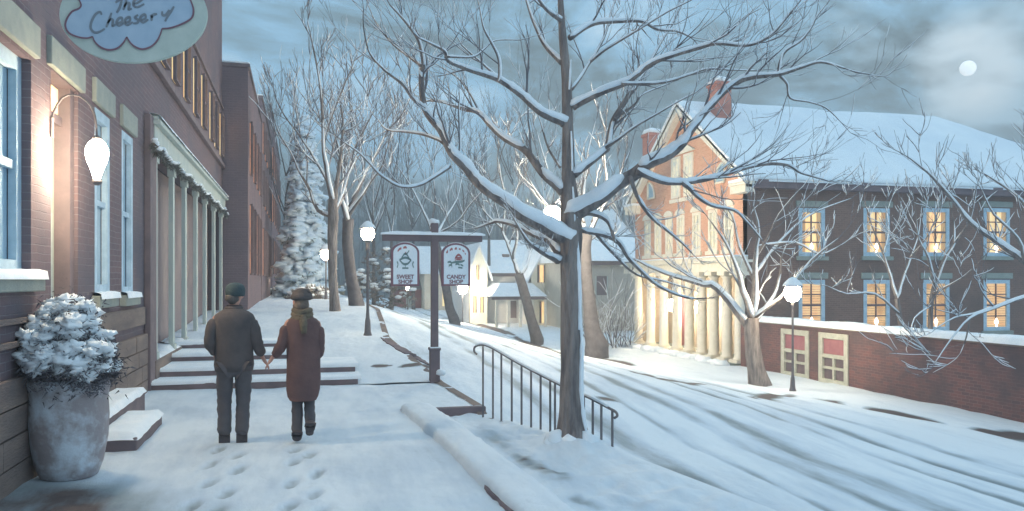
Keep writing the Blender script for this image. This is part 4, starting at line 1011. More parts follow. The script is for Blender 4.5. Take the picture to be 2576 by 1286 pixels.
# wind-packed snow up the right side of the trunk
def strip(px, w, off=.10, f=F0):
    P = [];RR_ = []
    for i,(a,b) in enumerate(px):
        P.append(pt(a,b,f=f-.09)); RR_.append(w*.5*f/2000*(.4+.6*math.sin(math.pi*(i+.4)/(len(px)))))
    P,RR_ = smooth_path(P,RR_,4)
    RR_ = [q*(1+.5*noise.noise(p*11)) for p,q in zip(P,RR_)]
    T.sn.tube(P,RR_,6)
strip([(1449,580),(1454,640),(1457,700),(1459,780),(1457,830)],12); strip([(1461,800),(1464,880),(1462,960),(1466,1040),(1480,1110)],13)
strip([(1441,470),(1444,520),(1446,560)],7); strip([(1437,330),(1439,390),(1440,430)],6); strip([(1436,150),(1434,190),(1432,225)],6)
for k,(a,b,rx) in enumerate([(1400,1112,.10),(1478,1118,.11),(1440,1128,.12),(1385,1122,.07)]):
    q = pt(a,b,f=F0-.08); T.sn.blob(q+Vector((0,0,.03)), rx*1.3,rx*1.2,rx*1.1, seed=k, amp=.3)
T.finish('bare_tree','largest bare tree, snow-laden, standing by the iron railing in the foreground',(base.x,base.y,-.05))
print('big tree twigs', T.count)

def street_tree(label, trunk, limbs, f0, seed, snow=.8, sp=1.6, dens=.8, name='bare_tree', group=None, minr=None, sprout=True, up=.3):
    t = Tree(seed, snow, minr or .00052*f0)
    trunk = [(a_,b_,c_*(.84 if f0 > 26 else .95)) for a_,b_,c_ in trunk]; P,R_ = path_px(trunk,f0,0); g = P[0].copy(); g.z = min(g.z-.1, H(g.x,g.y)-.25)
    if P[0].z-g.z > .35: P.insert(0, Vector((g.x,g.y,(P[0].z+g.z)/2))); R_.insert(0, R_[0]*1.05)
    P.insert(0,g); R_.insert(0,R_[0]*1.15); P_,Q_ = smooth_path([Vector(p) for p in P],R_,6); t.tr.tube(P_,Q_,16); t.ntrunk = len(t.tr.v); t.axis = lambda z, P_=P_: min(P_, key=lambda p: abs(p.z-z))
    rr = random.Random(seed)
    bk = 'bark' if f0 < 26 else 'bark_far'
    for l in limbs:
        pts_,w0,w1 = l[:3]; kk_ = .78 if f0 > 26 else 1.0; w0 *= kk_; w1 *= kk_*.9; P,R_ = path_px(W(pts_,w0,w1),f0+(l[3] if len(l)>3 else 0),rr.uniform(-.12,.12)*f0); t.limb(P,R_,6,0,sprout,3,True,dens*1.7,up,sp)
    b = P0 = pt(trunk[0][0],trunk[0][1],f=f0)
    return t.finish(name,label,(b.x,b.y,b.z),group,bark=bk)
G1 = 'bare trees along the left walk'; G2 = 'bare trees across the street'
street_tree('slim dark bare tree just right of the snowy spruce, smooth narrow trunk',
    [(843,783,30),(840,740,24),(837,680,23),(836,600,25),(838,545,28),(836,500,20)],
    [([(836,500),(822,430),(815,380),(812,300),(806,220),(792,140),(780,80)],16,3),([(838,545),(800,530),(780,480),(752,430),(735,390),(700,330),(680,260)],12,2.5),([(838,520),(850,450),(858,380),(862,300),(850,230)],14,2.5),
     ([(836,480),(815,440),(780,380),(745,330),(715,290),(690,240)],9,2.5),([(812,360),(835,290),(860,230),(880,180)],8,2.5),([(838,540),(865,480),(880,430),(905,390)],12,3)], 25.8, 21, group=G1, sp=2.1, dens=.9)
street_tree('thick-trunked bare tree between the slim tree and the left street lamp',
    [(898,776,48),(890,730,38),(880,670,33),(874,610,32),(876,550,32)],
    [([(876,550),(868,480),(872,400),(885,330),(880,250),(872,160)],20,3),([(878,540),(905,500),(935,455),(960,420),(975,370)],14,3),([(874,560),(858,500),(862,440),(850,370),(835,320)],14,3),
     ([(880,520),(915,440),(905,360),(925,300),(915,220)],12,2.5),([(885,500),(940,400),(975,330),(1010,290),(1040,230)],9,2.5),([(870,470),(890,380),(930,300),(960,230)],8,2)], 29.5, 22, group=G1, sp=2.4, dens=.8)
street_tree('bare tree behind the double sign post, its forked top above the beam',
    [(1143,808,34),(1130,770,26),(1118,700,24),(1105,640,22),(1092,600,20)],
    [([(1092,600),(1078,560),(1050,500),(1025,455),(1000,420)],12,3),([(1092,605),(1115,560),(1150,500),(1165,440),(1190,400)],12,3),([(1085,570),(1095,500),(1090,430),(1100,360)],9,2.5),([(1100,590),(1150,560),(1180,520),(1215,480)],7,2.5)], 46, 23, group=G2, sp=3.0, dens=.45)
street_tree('leaning dark forked tree in front of the house porch',
    [(1350,852,40),(1338,810,31),(1325,760,29),(1313,715,29),(1305,690,26)],
    [([(1305,690),(1290,650),(1275,610),(1262,575),(1250,530),(1235,480)],16,3),([(1308,695),(1325,668),(1332,640),(1345,615),(1370,590)],13,3),([(1290,650),(1300,590),(1290,520),(1310,450)],10,2.5),([(1262,575),(1225,540),(1200,500),(1190,440)],7,2.5),([(1265,580),(1270,500),(1255,420),(1270,360)],7,2)], 40, 24, group=G2, sp=2.6, dens=.5)
street_tree('massive tree standing close behind the big trunk, warm lit on its right flank',
    [(1500,868,70),(1490,830,50),(1482,760,38),(1476,690,34),(1472,630,33),(1478,590,32)],
    [([(1478,590),(1500,550),(1530,500),(1560,440),(1575,380)],20,4),([(1474,600),(1462,540),(1470,460),(1480,380),(1500,300)],22,4),([(1476,610),(1510,590),(1545,600),(1575,580)],12,3),([(1490,560),(1525,470),(1520,390),(1540,330)],12,3),([(1470,560),(1400,480),(1370,400),(1350,330)],10,3),([(1470,580),(1380,520),(1330,450),(1300,380)],9,2.5)], 33, 25, group=G2, sp=2.2, dens=.5)
street_tree('small wide-branching bare tree beside the right street lamp, before the columned hall',
    [(1912,975,66),(1902,930,46),(1895,880,40),(1890,830,40),(1890,800,36)],
    [([(1885,825),(1805,727),(1772,716),(1702,698),(1628,668),(1590,650)],22,4),([(1888,800),(1868,730),(1855,680),(1830,620),(1790,560)],16,3),([(1892,790),(1898,720),(1900,640),(1908,580),(1895,520)],20,3),
     ([(1897,810),(1945,745),(1962,690),(1968,640),(1990,590)],14,3),([(1897,800),(1960,750),(2010,690),(2060,640),(2110,600)],12,3),([(1900,690),(1950,620),(2010,560),(2060,530),(2140,500)],10,2.5),([(1895,700),(1860,620),(1840,540),(1800,500)],10,2.5),
     ([(1898,650),(1930,600),(1960,540),(2010,480)],8,2.5),([(1905,620),(2000,610),(2060,640),(2110,620)],8,2.5)], 24.5, 26, group=G2, sp=2.1, dens=.5, snow=1.0, minr=.010)
street_tree('young V-forked bare tree rising behind the garden wall by the second lit windows',
    [(2276,960,16),(2270,850,14),(2262,790,13),(2256,752,12)],
    [([(2256,752),(2240,700),(2222,640),(2190,560),(2175,500)],9,2.5),([(2256,752),(2272,700),(2290,650),(2310,590),(2318,520)],9,2.5),([(2222,640),(2235,580),(2228,520)],5,2),([(2290,650),(2330,600),(2350,560)],5,2),([(2262,790),(2200,740),(2130,740),(2080,720)],6,2)], 24, 27, group='young trees behind the garden wall', sp=1.7, dens=.55, snow=1.0, minr=.010)
street_tree('spindly bare tree rising behind the garden wall by the third lit windows',
    [(2345,960,16),(2340,860,13),(2342,770,12),(2350,720,11)],
    [([(2350,720),(2370,660),(2410,600),(2440,550),(2455,480)],9,2.5),([(2350,720),(2335,650),(2310,600),(2305,540)],7,2),([(2400,610),(2400,560),(2385,500)],5,2),([(2342,770),(2300,800),(2290,850)],5,2),([(2345,740),(2420,700),(2480,640)],6,2)], 23.5, 28, group='young trees behind the garden wall', sp=1.7, dens=.55, snow=1.0, minr=.010)
street_tree('bare tree at the right edge, snowy boughs reaching in over the garden wall',
    [(2740,1120,70),(2725,980,56),(2712,860,50),(2700,740,44)],
    [([(2700,740),(2640,700),(2576,655),(2510,610),(2440,560),(2400,510),(2340,440),(2290,400)],26,3),([(2705,760),(2640,730),(2576,745),(2500,775),(2440,800),(2395,850),(2350,915)],18,3),([(2702,720),(2650,620),(2600,540),(2540,480),(2480,440)],18,3),
     ([(2500,775),(2450,790),(2400,800),(2350,830)],8,2.5),([(2440,800),(2430,850),(2415,890)],6,2),([(2700,700),(2690,560),(2650,450),(2620,360)],18,3),([(2576,655),(2560,600),(2500,540),(2470,480)],9,2.5)], 15.5, 29, sp=1.3, dens=.6, snow=1.0, minr=.007)
# small trees in the background wood that can be told apart
rb = random.Random(77)
for k,(px,top,f) in enumerate([(985,250,58),(1040,300,72),(1165,270,66),(1230,300,60),(1290,260,70),(1370,300,64),(1560,330,70),(720,250,44),(940,200,50)]):
    by = 790
    lims = [([(px,600),(px+rb.uniform(-14,14),500),(px+rb.uniform(-20,20),(top+500)/2),(px+rb.uniform(-25,25),top)],7,1.5)]
    for q in range(6):
        y0 = rb.uniform(430,600); sx = rb.choice([-1,1])*rb.uniform(20,62); lims.append(([(px,y0),(px+sx*.5,y0-55),(px+sx*.8,y0-110),(px+sx,max(top,y0-rb.uniform(130,220)))],5,1.2))
    street_tree('faint grey bare tree in the dark background wood', [(px,by,13),(px,700,10),(px,600,8)], lims, f, 100+k, name='background_tree', group='bare trees of the background wood', sp=3.6, dens=.28, snow=.55, minr=.018, up=.5)

# ------------------------------------------------------------------ spruce loaded with snow
def spruce(label, c, h, rad, seed, minx=None):
    t = thing('spruce_tree', label, 'tree', c); r = random.Random(seed); tr = MB(); fo = MB(); sn = MB()
    tr.tube([(c[0],c[1],c[2]-.3),(c[0],c[1],c[2]+h*.5),(c[0],c[1],c[2]+h*.97)], [.26,.16,.03], 7); tr.build('trunk', M['bark_far'], t)
    tiers = 23
    for k in range(tiers):
        s = k/(tiers-1); z = c[2]+.9+(h-1.1)*s; rr = rad*(1-s)**.72*(1+.16*r.uniform(-1,1))+.12; nb = int(7+11*(1-s))
        for q in range(nb):
            a = 2*math.pi*(q+r.random()*.8)/nb; ln = rr*r.uniform(.7,1.15); d = Vector((math.cos(a),math.sin(a),0)); z0 = z+r.uniform(-.2,.2)
            for w in range(4):
                u = (w+.7)/4; p = Vector(c)+d*ln*u; p.z = z0-.28*ln*u*u+.12*math.sin(u*3); sz = .20+.14*ln*(1-abs(u-.6))
                for e in range(14):
                    dd = Vector((r.uniform(-1,1),r.uniform(-1,1),r.uniform(-1.1,.1))).normalized()*sz*r.uniform(.6,1.25)+d*.08; ww = dd.cross(Vector((r.random(),r.random(),r.random()))).normalized()*sz*.20
                    fo.add([p-ww,p+ww,p+dd],[(0,1,2)])
                if r.random() < .97:
                    sn.blob(p+Vector((0,0,sz*.18)), sz*r.uniform(.9,1.35),sz*r.uniform(.9,1.35),sz*.55, seed=q*7+k+w, amp=.5, n=7, m=5, freq=2.4)
    fo.build('foliage', pm('spruce_leaf',(.14,.20,.23),(.22,.30,.34),2,bump=0), t); sn.build('snow', pm('spruce_snow',(.62,.77,.90),(.78,.89,.97),1.3,bump=.3,bscale=5), t)
b = hit(768,756); FS = 42; c = pt(768,740,f=FS)
spruce('tall spruce heavily loaded with snow beside the dark brick blocks', (c.x,c.y,.6), (706-298)/2000*FS+1.2, 1.18, 5)
# lit hedge at the foot of the spruce
def bush(name,label,c,rx,ry,rz,seed,leaf,snowy=.5,n=260,cat='bush'):
    t = thing(name,label,cat,c); r = random.Random(seed); f = MB(); s = MB()
    for k in range(n):
        a = r.random()*6.283; q = r.random()**.5; u = r.random(); p = Vector(c)+Vector((math.cos(a)*rx*q,math.sin(a)*ry*q,rz*u*(1-.6*q*q)))
        for e in range(7):
            d = Vector((r.uniform(-1,1),r.uniform(-1,1),r.uniform(-.5,1))).normalized()*.28*r.uniform(.5,1.2); w = Vector((r.uniform(-1,1),r.uniform(-1,1),r.uniform(-1,1)))*.06
            f.add([p-w,p+w,p+d],[(0,1,2)])
        if r.random() < snowy*u: s.blob(p+Vector((0,0,.08)), .24,.24,.10, seed=k, n=6, m=4)
    f.build('foliage', leaf, t); s.build('snow', M['snow_cap'], t); return t
leafd = pm('hedge_leaf',(.17,.15,.14),(.26,.22,.19),3,bump=0); leafl = pm('hedge_lamplit',(.50,.42,.30),(.64,.55,.40),3,bump=0)  # second leaf is a paler copy, lamplight put into its colour
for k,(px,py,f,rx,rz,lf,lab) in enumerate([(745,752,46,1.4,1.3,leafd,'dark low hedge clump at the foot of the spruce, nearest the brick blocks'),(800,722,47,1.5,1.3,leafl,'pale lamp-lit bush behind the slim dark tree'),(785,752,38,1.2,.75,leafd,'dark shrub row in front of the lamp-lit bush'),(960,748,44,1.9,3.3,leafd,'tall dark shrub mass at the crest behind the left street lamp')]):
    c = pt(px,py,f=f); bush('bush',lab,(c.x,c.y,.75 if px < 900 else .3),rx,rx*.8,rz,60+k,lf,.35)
# snowy brush by the grey building
t = Tree(91, 1.0, .012); rr = random.Random(91)
c = pt(1540,862,f=38)
for k in range(26):
    x = c.x+rr.uniform(-1.4,1.2); d = Vector((rr.uniform(-.7,.7),rr.uniform(-.4,.4),1)).normalized(); t.twig(Vector((x,c.y+rr.uniform(-.5,.5),-1.5)), d, rr.uniform(1.2,2.6), .035, 1, .1, 2.0)
t.finish('shrub','leafless snow-dusted shrub growing against the grey building wall',(c.x,c.y,-1.4),cat='shrub')

# ------------------------------------------------------------------ hill and wood far behind
def hillz(x, y):
    d = max(0,min(1,(y-84-.12*x)/70)); d = d*d*(3-2*d)
    return -1+ d*(15+5.5*noise.noise(Vector((x*.02,y*.02,3)))+2*noise.noise(Vector((x*.07,y*.07,8))))*(1 if x < 120 else 1)
vs = []; fs = []; nx_,ny_ = 70,36
for j in range(ny_+1):
    for i in range(nx_+1):
        x = -140+360*i/nx_; y = 78+170*j/ny_; vs.append((x,y,hillz(x,y)))
for j in range(ny_):
    for i in range(nx_): fs.append((j*(nx_+1)+i,j*(nx_+1)+i+1,(j+1)*(nx_+1)+i+1,(j+1)*(nx_+1)+i))
struct(MB().add(vs,fs,True).build('hill', pm('hill',(.11,.13,.145),(.16,.18,.20),.12,bump=0)))
wd = MB(); r = random.Random(5)
for k in range(2600):
    y = 88+r.random()**1.2*80; x = -70+r.random()*(120+y*.55); z = hillz(x,y)-.3; h = r.uniform(4.5,8.5); n = r.randint(4,7)
    tp = Vector((x+r.uniform(-.8,.8),y,z+h)); b_ = Vector((x,y,z)); wd.tube([b_,b_.lerp(tp,.5),tp],[.13,.08,.02],3,cap=False)
    for q in range(n):
        s = r.uniform(.25,.85); p = b_.lerp(tp,s); d = Vector((r.uniform(-1,1),r.uniform(-1,1)*.5,r.uniform(.7,1.8))).normalized()*h*r.uniform(.2,.42)
        wd.tube([p,p+d*.55+Vector((0,0,-.1)),p+d],[.05,.035,.012],3,cap=False)
o = wd.build('distant_wood', pm('wood',(.12,.135,.15),(.20,.215,.235),.1,bump=0)); o['kind'] = 'stuff'; o['label'] = 'dark mass of bare woodland on the hill behind the street'; o['category'] = 'woodland'
# ------------------------------------------------------------------ lamps
def street_lamp(label, c, h, glow='bulb', r=.15, group='street lamps'):
    """c: foot; h: height to globe centre"""
    t = thing('street_lamp', label, 'street lamp', c, group); x,y,z = c
    m = MB(); m.lathe(c, [(.10,-.15),(.10,.05),(.075,.12),(.06,.38),(.045,.45),(.035,.6),(.028,h-.55),(.03,h-.40),(.05,h-.36),(.035,h-.30),(.06,h-r-.02),(.085,h-r+.01)], 12); m.build('post', M['iron'], t)
    m = MB(); m.lathe((x,y,z+h), [(.05,-r*1.08),(r*.55,-r*.95),(r*.9,-r*.45),(r*1.0,0),(r*.95,r*.45),(r*.8,r*.72)], 20); m.build('globe', M[glow], t)
    m = MB(); m.lathe((x,y,z+h), [(r*1.18,r*.73),(r*1.15,r*.80),(r*.8,r*1.10),(r*.3,r*1.45),(.02,r*1.7),(.015,r*2.0)], 18); cp = m.build('cap', M['iron'], t)
    m = MB(); m.lathe((x,y,z+h), [(r*1.2,r*.82),(r*1.12,r*1.0),(r*.85,r*1.35),(r*.45,r*1.72),(.02,r*1.9)], 18); m.build('cap_snow', M['snow_cap'], cp)
    return t
c = pt(925,848,f=18.2); street_lamp('black street lamp with snowy cap on the left walk beyond the steps', (c.x,c.y,.5), 1.8+(706-588)/2000*18.2-.5, r=.155)
c = hit(1994,985); f_ = c.x*FX+c.y*FY; street_lamp('tall black street lamp in front of the pale gate in the garden wall', (c.x,c.y,c.z-.02), 1.8-c.z-(735-706)/2000*f_, r=.24)
M['bulb_tree'] = emis('bulb_tree', (1.0,.83,.58), 480)
c = pt(820,640,f=37); street_lamp('distant glowing globe lamp against the snowy spruce, left of the slim tree', (c.x,c.y,.85), c.z-.85, 'bulb_small', .25)
c = pt(712,690,f=44); street_lamp('tiny distant lamp glowing low beside the farthest brick block', (c.x+.1,c.y,.85), max(1.2,c.z-.85), 'bulb_small', .16)
M['bulb_house'] = emis('bulb_house', (1.0,.86,.66), 200)
c = pt(1164,727,f=56); street_lamp('small distant lamp in front of the cream house gable', (c.x,c.y,-1.5), c.z+1.5, 'bulb_house', .34)
c = pt(1026,726,f=70); street_lamp('tiniest lamp point by the red shed at the crest', (c.x,c.y,-.9), max(1,c.z+.9), 'bulb_small', .16)
# lamp high behind the big trunk: post hidden by the trunk, globe on a short arm
c = pt(1390,545,f=29); p0 = pt(1424,545,f=29)
t = thing('street_lamp','lamp globe glowing on an arm just left of the big tree trunk','street lamp',(p0.x,p0.y,-1.2),'street lamps')
m = MB(); m.tube([(p0.x,p0.y,-1.5),(p0.x,p0.y,c.z+.1)],[.09,.05],10); m.build('post', M['iron'], t)
m = MB(); m.tube([(p0.x,p0.y,c.z+.1),((c.x+p0.x)/2,(c.y+p0.y)/2,c.z+.62),(c.x,c.y,c.z+.42)],.035,8); m.build('arm', M['iron'], t)
m = MB(); m.lathe(tuple(c), [(.01,-.36),(.2,-.3),(.33,-.12),(.36,.04),(.3,.22),(.15,.36)], 20); m.build('globe', M['bulb_tree'], t)
m = MB(); m.lathe(tuple(c), [(.17,.365),(.14,.43),(.02,.47)], 16); m.build('cap', M['iron'], t)
# lanterns hanging in the portico
for px,py,lab in ((1689,775,'left one of the two glowing lanterns hanging between the hall columns'),(1759,779,'right one of the two glowing lanterns hanging between the hall columns')):
    c = pt(px,py-8,x=HX+.55); t = thing('hanging_lantern', lab, 'lantern', tuple(c), 'lanterns hanging in the portico')
    m = MB(); m.lathe(tuple(c), [(.06,-.30),(.15,-.22),(.19,.05),(.14,.22),(.05,.26)], 12); m.build('glass', M['bulb_tree'] if 0 else emis('lantern_glow',(1,.85,.62),110), t)
    m = MB(); m.tube([(c.x,c.y,c.z+.26),(c.x,c.y,2.19)],.018,6); m.lathe((c.x,c.y,c.z+.26),[(.17,0),(.1,.07),(.02,.12)],10); split_build(m,'hanger', M['iron'], t)
# wall lamp on the shop
c = pt(244,400,x=WX+.42)
t = thing('wall_lamp','bright teardrop globe lamp on a curved iron bracket by the shop door','lamp',(WX,c.y,c.z+.3))
m = MB(); m.lathe(tuple(c), [(.03,-.20),(.038,-.175),(.062,-.10),(.092,-.02),(.107,.05),(.103,.11),(.075,.165),(.045,.19)], 24); m.build('globe', M['bulb_wall'], t)
P = [Vector((WX+.01,c.y-.02,c.z+.30)),Vector((WX+.03,c.y-.02,c.z+.46)),Vector((WX+.13,c.y-.02,c.z+.62)),Vector((WX+.28,c.y-.01,c.z+.62)),Vector((WX+.39,c.y,c.z+.48)),Vector((c.x,c.y,c.z+.23))]
P,_r = smooth_path(P,[.014]*6,5); m = MB(); m.tube(P,.011,8); split_build(m,'bracket', M['iron'], t)
m = MB(); m.lathe(tuple(c), [(.05,.188),(.045,.22),(.015,.24)], 12); m.lathe(tuple(c), [(.02,-.27),(.05,-.245),(.045,-.215)], 12); m.box(WX+.002,WX+.02,c.y-.06,c.y+.02,c.z+.2,c.z+.4); m.build('fitting', M['iron'], t)

# ------------------------------------------------------------------ strokes and lettering
def ribbon(mb, pts, w, fr, th=.004, k=4):
    """brush stroke: pts in sign coordinates (u,v), fr maps to 3D; flat ribbon proud of the board"""
    P = [Vector((a,b,0)) for a,b in pts]
    if len(P) > 2: P,_ = smooth_path(P,[0]*len(P),k)
    n = len(P); vs = []; fs = []
    for i,p in enumerate(P):
        d = P[min(i+1,n-1)]-P[max(i-1,0)]; d = d.normalized() if d.length > 1e-6 else Vector((1,0,0)); s = Vector((-d.y,d.x,0)); ww = w*.5*(.75+.35*math.sin(math.pi*i/(n-1)))
        for q in (p-s*ww,p+s*ww): vs += [fr(q.x,q.y,0), fr(q.x,q.y,th)]
    for i in range(n-1):
        a = i*4; fs += [(a+1,a+3,a+7,a+5),(a,a+4,a+6,a+2),(a,a+1,a+5,a+4),(a+2,a+6,a+7,a+3)]
    fs += [(0,2,3,1),((n-1)*4,(n-1)*4+1,(n-1)*4+3,(n-1)*4+2)]
    mb.add(vs,fs)
# oval sign, hung square to the shop wall
SY = 6.55; cs = pt(337,38,y=SY); fs_ = cs.x*FX+cs.y*FY; sc_ = fs_/2000
# board plane faces -y, u to the right (+x), v up; foreshortening of this plane in view is about cos(15)
ku = (pt(400,38,y=SY)-pt(270,38,y=SY)).x/130
def ofr(px, py, d=0): q = pt(px,py,y=SY); return (q.x,SY-.025-d,q.z)
t = thing('hanging_sign','large oval sage green sign with blue cloud-shaped field, hanging above the walk','sign',(cs.x,SY,cs.z))
P = [(337+183*math.cos(a),38+119*math.sin(a)) for a in [2*math.pi*i/64 for i in range(64)]]
m = MB(); m.prism([ofr(a,b) for a,b in P],(0,.05,0)); m.build('board', pm('sign_sage',(.52,.58,.52),(.62,.67,.60),6,bump=.1), t, bevel=.006)
Z1 = lambda L_: [(a*.3687,b*.3687) for a,b in L_]
lower = Z1([(545,5),(562,45),(545,70),(500,90),(465,140),(455,190),(480,235),(540,262),(600,270),(640,260)])
l2 = Z1([(640,260),(655,295),(695,332),(750,350),(805,340),(845,305),(872,262)]); l3 = Z1([(872,262),(895,300),(930,330),(980,345),(1040,325),(1085,275),(1112,205)])
l4 = Z1([(1112,205),(1170,200),(1250,172),(1310,135),(1325,85),(1315,40),(1300,5)])
up_ = [(479,-10),(460,-45),(420,-50),(400,-72),(350,-80),(310,-66),(270,-70),(235,-45),(208,-38),(201,2)]
def cr(L_,k=5):
    P,_ = smooth_path([Vector((a,b,0)) for a,b in L_],[0]*len(L_),k); return [(p.x,p.y) for p in P]
outline = cr(lower)[:-1]+cr(l2)[:-1]+cr(l3)[:-1]+cr(l4)[:-1]+cr([l4[-1]]+up_)[:-1]
m = MB(); m.prism([ofr(a,b,.001) for a,b in outline],(0,-.006,0)); m.build('cloud_panel', pm('sign_blue',(.40,.52,.64),(.49,.60,.71),6,bump=.05), t)
m = MB(); fr = lambda u,v,d: ofr(u,v,.0075+d)
for l in (lower,l2,l3,l4,[l4[-1]]+up_): ribbon(m,l,4.2,fr)
m.build('outline', pm('maroon',(.19,.09,.12),(.24,.12,.15),5,bump=0), t)
S = [[(795,30),(830,5),(885,-12)],[(838,8),(825,60),(803,98)],
     [(872,-10),(862,40),(848,78)],[(852,58),(875,32),(890,38),(884,76),(905,68)],
     [(918,38),(948,28),(985,-2),(955,-5),(922,18),(918,48),(945,60),(990,38)],
     [(700,112),(692,92),(660,108),(632,160),(628,205),(655,232),(690,226),(722,206)],
     [(768,98),(752,150),(733,196)],[(740,168),(765,142),(778,152),(775,188),(796,176)],
     [(808,168),(838,158),(838,132),(815,138),(802,165),(818,186),(852,168)],[(862,164),(892,154),(892,128),(868,136),(858,162),(876,182),(912,160)],
     [(948,112),(926,130),(948,146),(944,166),(915,170)],[(968,148),(998,136),(996,110),(974,118),(962,144),(984,164),(1018,142)],
     [(1034,112),(1040,124),(1040,152)],[(1040,132),(1052,112),(1078,106)],
     [(1112,88),(1114,112),(1136,112),(1160,78)],[(1192,55),(1172,88),(1152,118),(1132,156)]]
m = MB()
for s in S: ribbon(m, Z1(s), 5.8, fr)
m.build('lettering', pm('sign_ink',(.17,.20,.24),(.22,.25,.28),8,bump=0), t)
m = MB(); top = ofr(337,-81,0); m.tube([(WX-.02,SY,top[2]+.10),(cs.x+.65,SY,top[2]+.10)],.02,8)
for px in (250,425): q = ofr(px,-55); m.tube([(q[0],SY,q[2]-.02),(q[0],SY,top[2]+.10)],.008,6)
split_build(m,'bracket', M['iron'], t)

# post with the two shop signs
FPOST = 14.15; c = hit(1097,940); c = pt(1093,935,f=FPOST); zb = .12
t = thing('sign_post','black wooden post with snow-topped cross beam','post',(c.x,c.y,zb))
x,y = c.x,c.y
m = MB(); m.box(x-.085,x+.085,y-.085,y+.085,zb-.3,.60); m.box(x-.10,x+.10,y-.10,y+.10,.56,.61); m.box(x-.062,x+.062,y-.062,y+.062,.61,2.82); m.build('post', M['dark'], t, bevel=.008)
bz = 1.8+(706-600)/2000*FPOST; uL = pt(962,600,y=y).x; uR = pt(1212,600,y=y).x
m = MB(); m.box(uL,uR,y-.05,y+.05,bz-.055,bz+.07); m.build('beam', M['dark'], t, bevel=.006)
vs = []; fs = []; n = 50
for i in range(n+1):
    u = uL-.03+(uR-uL+.08)*i/n; h = .055+.02*nz(u,3,4); e = math.sin(math.pi*min(1,max(0,(i+.5)/(n+1))))**.3
    for dy,z in ((-.075,.055),(-.07,.07+h*.5*e),(-.01,.07+h*e),(.06,.07+h*.6*e),(.07,.06)): vs.append((u,y+dy,bz+z))
for i in range(n):
    for j in range(4): fs.append((i*5+j,(i+1)*5+j,(i+1)*5+j+1,i*5+j+1))
m = MB().add(vs,fs,True); m.blob((x,y,2.84),.09,.09,.06,seed=2,flat=-.02); m.blob((x+.09,y-.08,.17),.1,.09,.06,seed=5); m.box(x-.09,x+.09,y-.11,y-.085,.605,.625); m.build('beam_snow', M['snow_cap'], t)
font_mat = M['maroon'] = bpy.data.materials['maroon']
def text_mesh(txt, size, to3d, parent, mat, name, shear=0):
    cu = bpy.data.curves.new('t','FONT'); cu.body = txt; cu.size = size; cu.align_x = 'CENTER'; cu.extrude = .002; cu.offset = size*.03; cu.shear = shear; cu.resolution_u = 4
    o = bpy.data.objects.new('t',cu); COL.objects.link(o); dg = bpy.context.evaluated_depsgraph_get(); dg.update()
    me = bpy.data.meshes.new_from_object(o.evaluated_get(dg)); bpy.data.objects.remove(o); 
    o0 = origin(parent)
    for v in me.vertices: v.co = Vector(to3d(v.co.x,v.co.y,v.co.z))-o0
    me.name = name; me.materials.clear(); me.materials.append(mat); ob = bpy.data.objects.new(name,me); COL.objects.link(ob); ob.parent = parent; return ob
sb = pm('sign_pale',(.74,.83,.90),(.82,.89,.94),5,bump=.05); teal = pm('sign_teal',(.13,.22,.23),(.18,.28,.28),5,bump=0); redm = pm('sign_red',(.36,.12,.13),(.42,.16,.16),5,bump=0)
def shop_sign(label, px0, px1, words, art):
    y_ = y-.02; u0 = pt(px0,650,y=y_).x; u1 = pt(px1,650,y=y_).x; z1 = 1.8+(706-612)/2000*FPOST; z0 = 1.8+(706-719)/2000*FPOST
    cx_ = (u0+u1)/2; w = (u1-u0)/2; zs = z1-w*.72
    s = thing('shop_sign', label, 'sign', (cx_,y_,z1), 'signs hanging from the post')
    def arch(k): return [(cx_-w*k[0],z0+k[1])]+[(cx_-w*k[0]*math.cos(a),zs+ (w*.72-k[1])*math.sin(a)) for a in [math.pi*i/16 for i in range(17)]]+[(cx_+w*k[0],z0+k[1])]
    m = MB(); m.prism([(a,y_-.02,b) for a,b in arch((1,0))],(0,.04,0)); m.build('board', M['maroon'], s, bevel=.004)
    m = MB(); m.prism([(a,y_-.0215,b) for a,b in arch((.86,.028))],(0,-.004,0)); m.build('face', sb, s)
    m = MB(); m.box(cx_-w*.6,cx_-w*.57,y_-.006,y_+.006,z1-.07,bz-.05); m.box(cx_+w*.57,cx_+w*.6,y_-.006,y_+.006,z1-.07,bz-.05); split_build(m,'hanger', M['iron'], s)
    m = MB(); m.tube([(cx_-w*.98*math.cos(a),y_,zs+w*.74*math.sin(a)) for a in [math.pi*(.25+.65*i/10) for i in range(11)]],[.004+.012*math.sin(math.pi*i/10) for i in range(11)],6); m.build('snow', M['snow_cap'], s)
    fr = lambda u,v,d: (cx_+u*w,y_-.0265-d,z0+v*(z1-z0))
    for k,wd_ in enumerate(words):
        to = lambda a,b,c_,k=k: (cx_+a,y_-.0285-c_,z0+.038+(.088 if k == 0 else 0)+b)
        text_mesh(wd_, .098, to, s, M['maroon'], 'lettering')
    for pts_list,mat,nm in art:
        m = MB()
        for q in pts_list: ribbon(m,q,.05,lambda u,v,d: fr(u,v,d))
        # widths are in half-widths, so give strokes their own scale
        m.build(nm, mat, s)
    return s
def rib_fix(p): return p
sundae = [([[(-.42,.60),(0,.655),(.42,.60)],[(-.42,.60),(-.2,.52),(0,.50),(.2,.52),(.42,.60)],[(0,.50),(0,.42)],[(-.22,.41),(.22,.41)],[(-.3,.62),(-.12,.72),(0,.74),(.12,.72),(.3,.62)],[(.1,.74),(.28,.82)]],teal,'sundae'),
          ([[(-.6,.42),(-.52,.50),(-.6,.56)],[(.6,.42),(.52,.50),(.6,.56)]],teal,'ornament'),([[(-.55,.80),(-.42,.85),(-.28,.87)],[(-.15,.88),(0,.895),(.1,.88)],[(0,.73),(.04,.76),(.0,.765)]],redm,'script')]
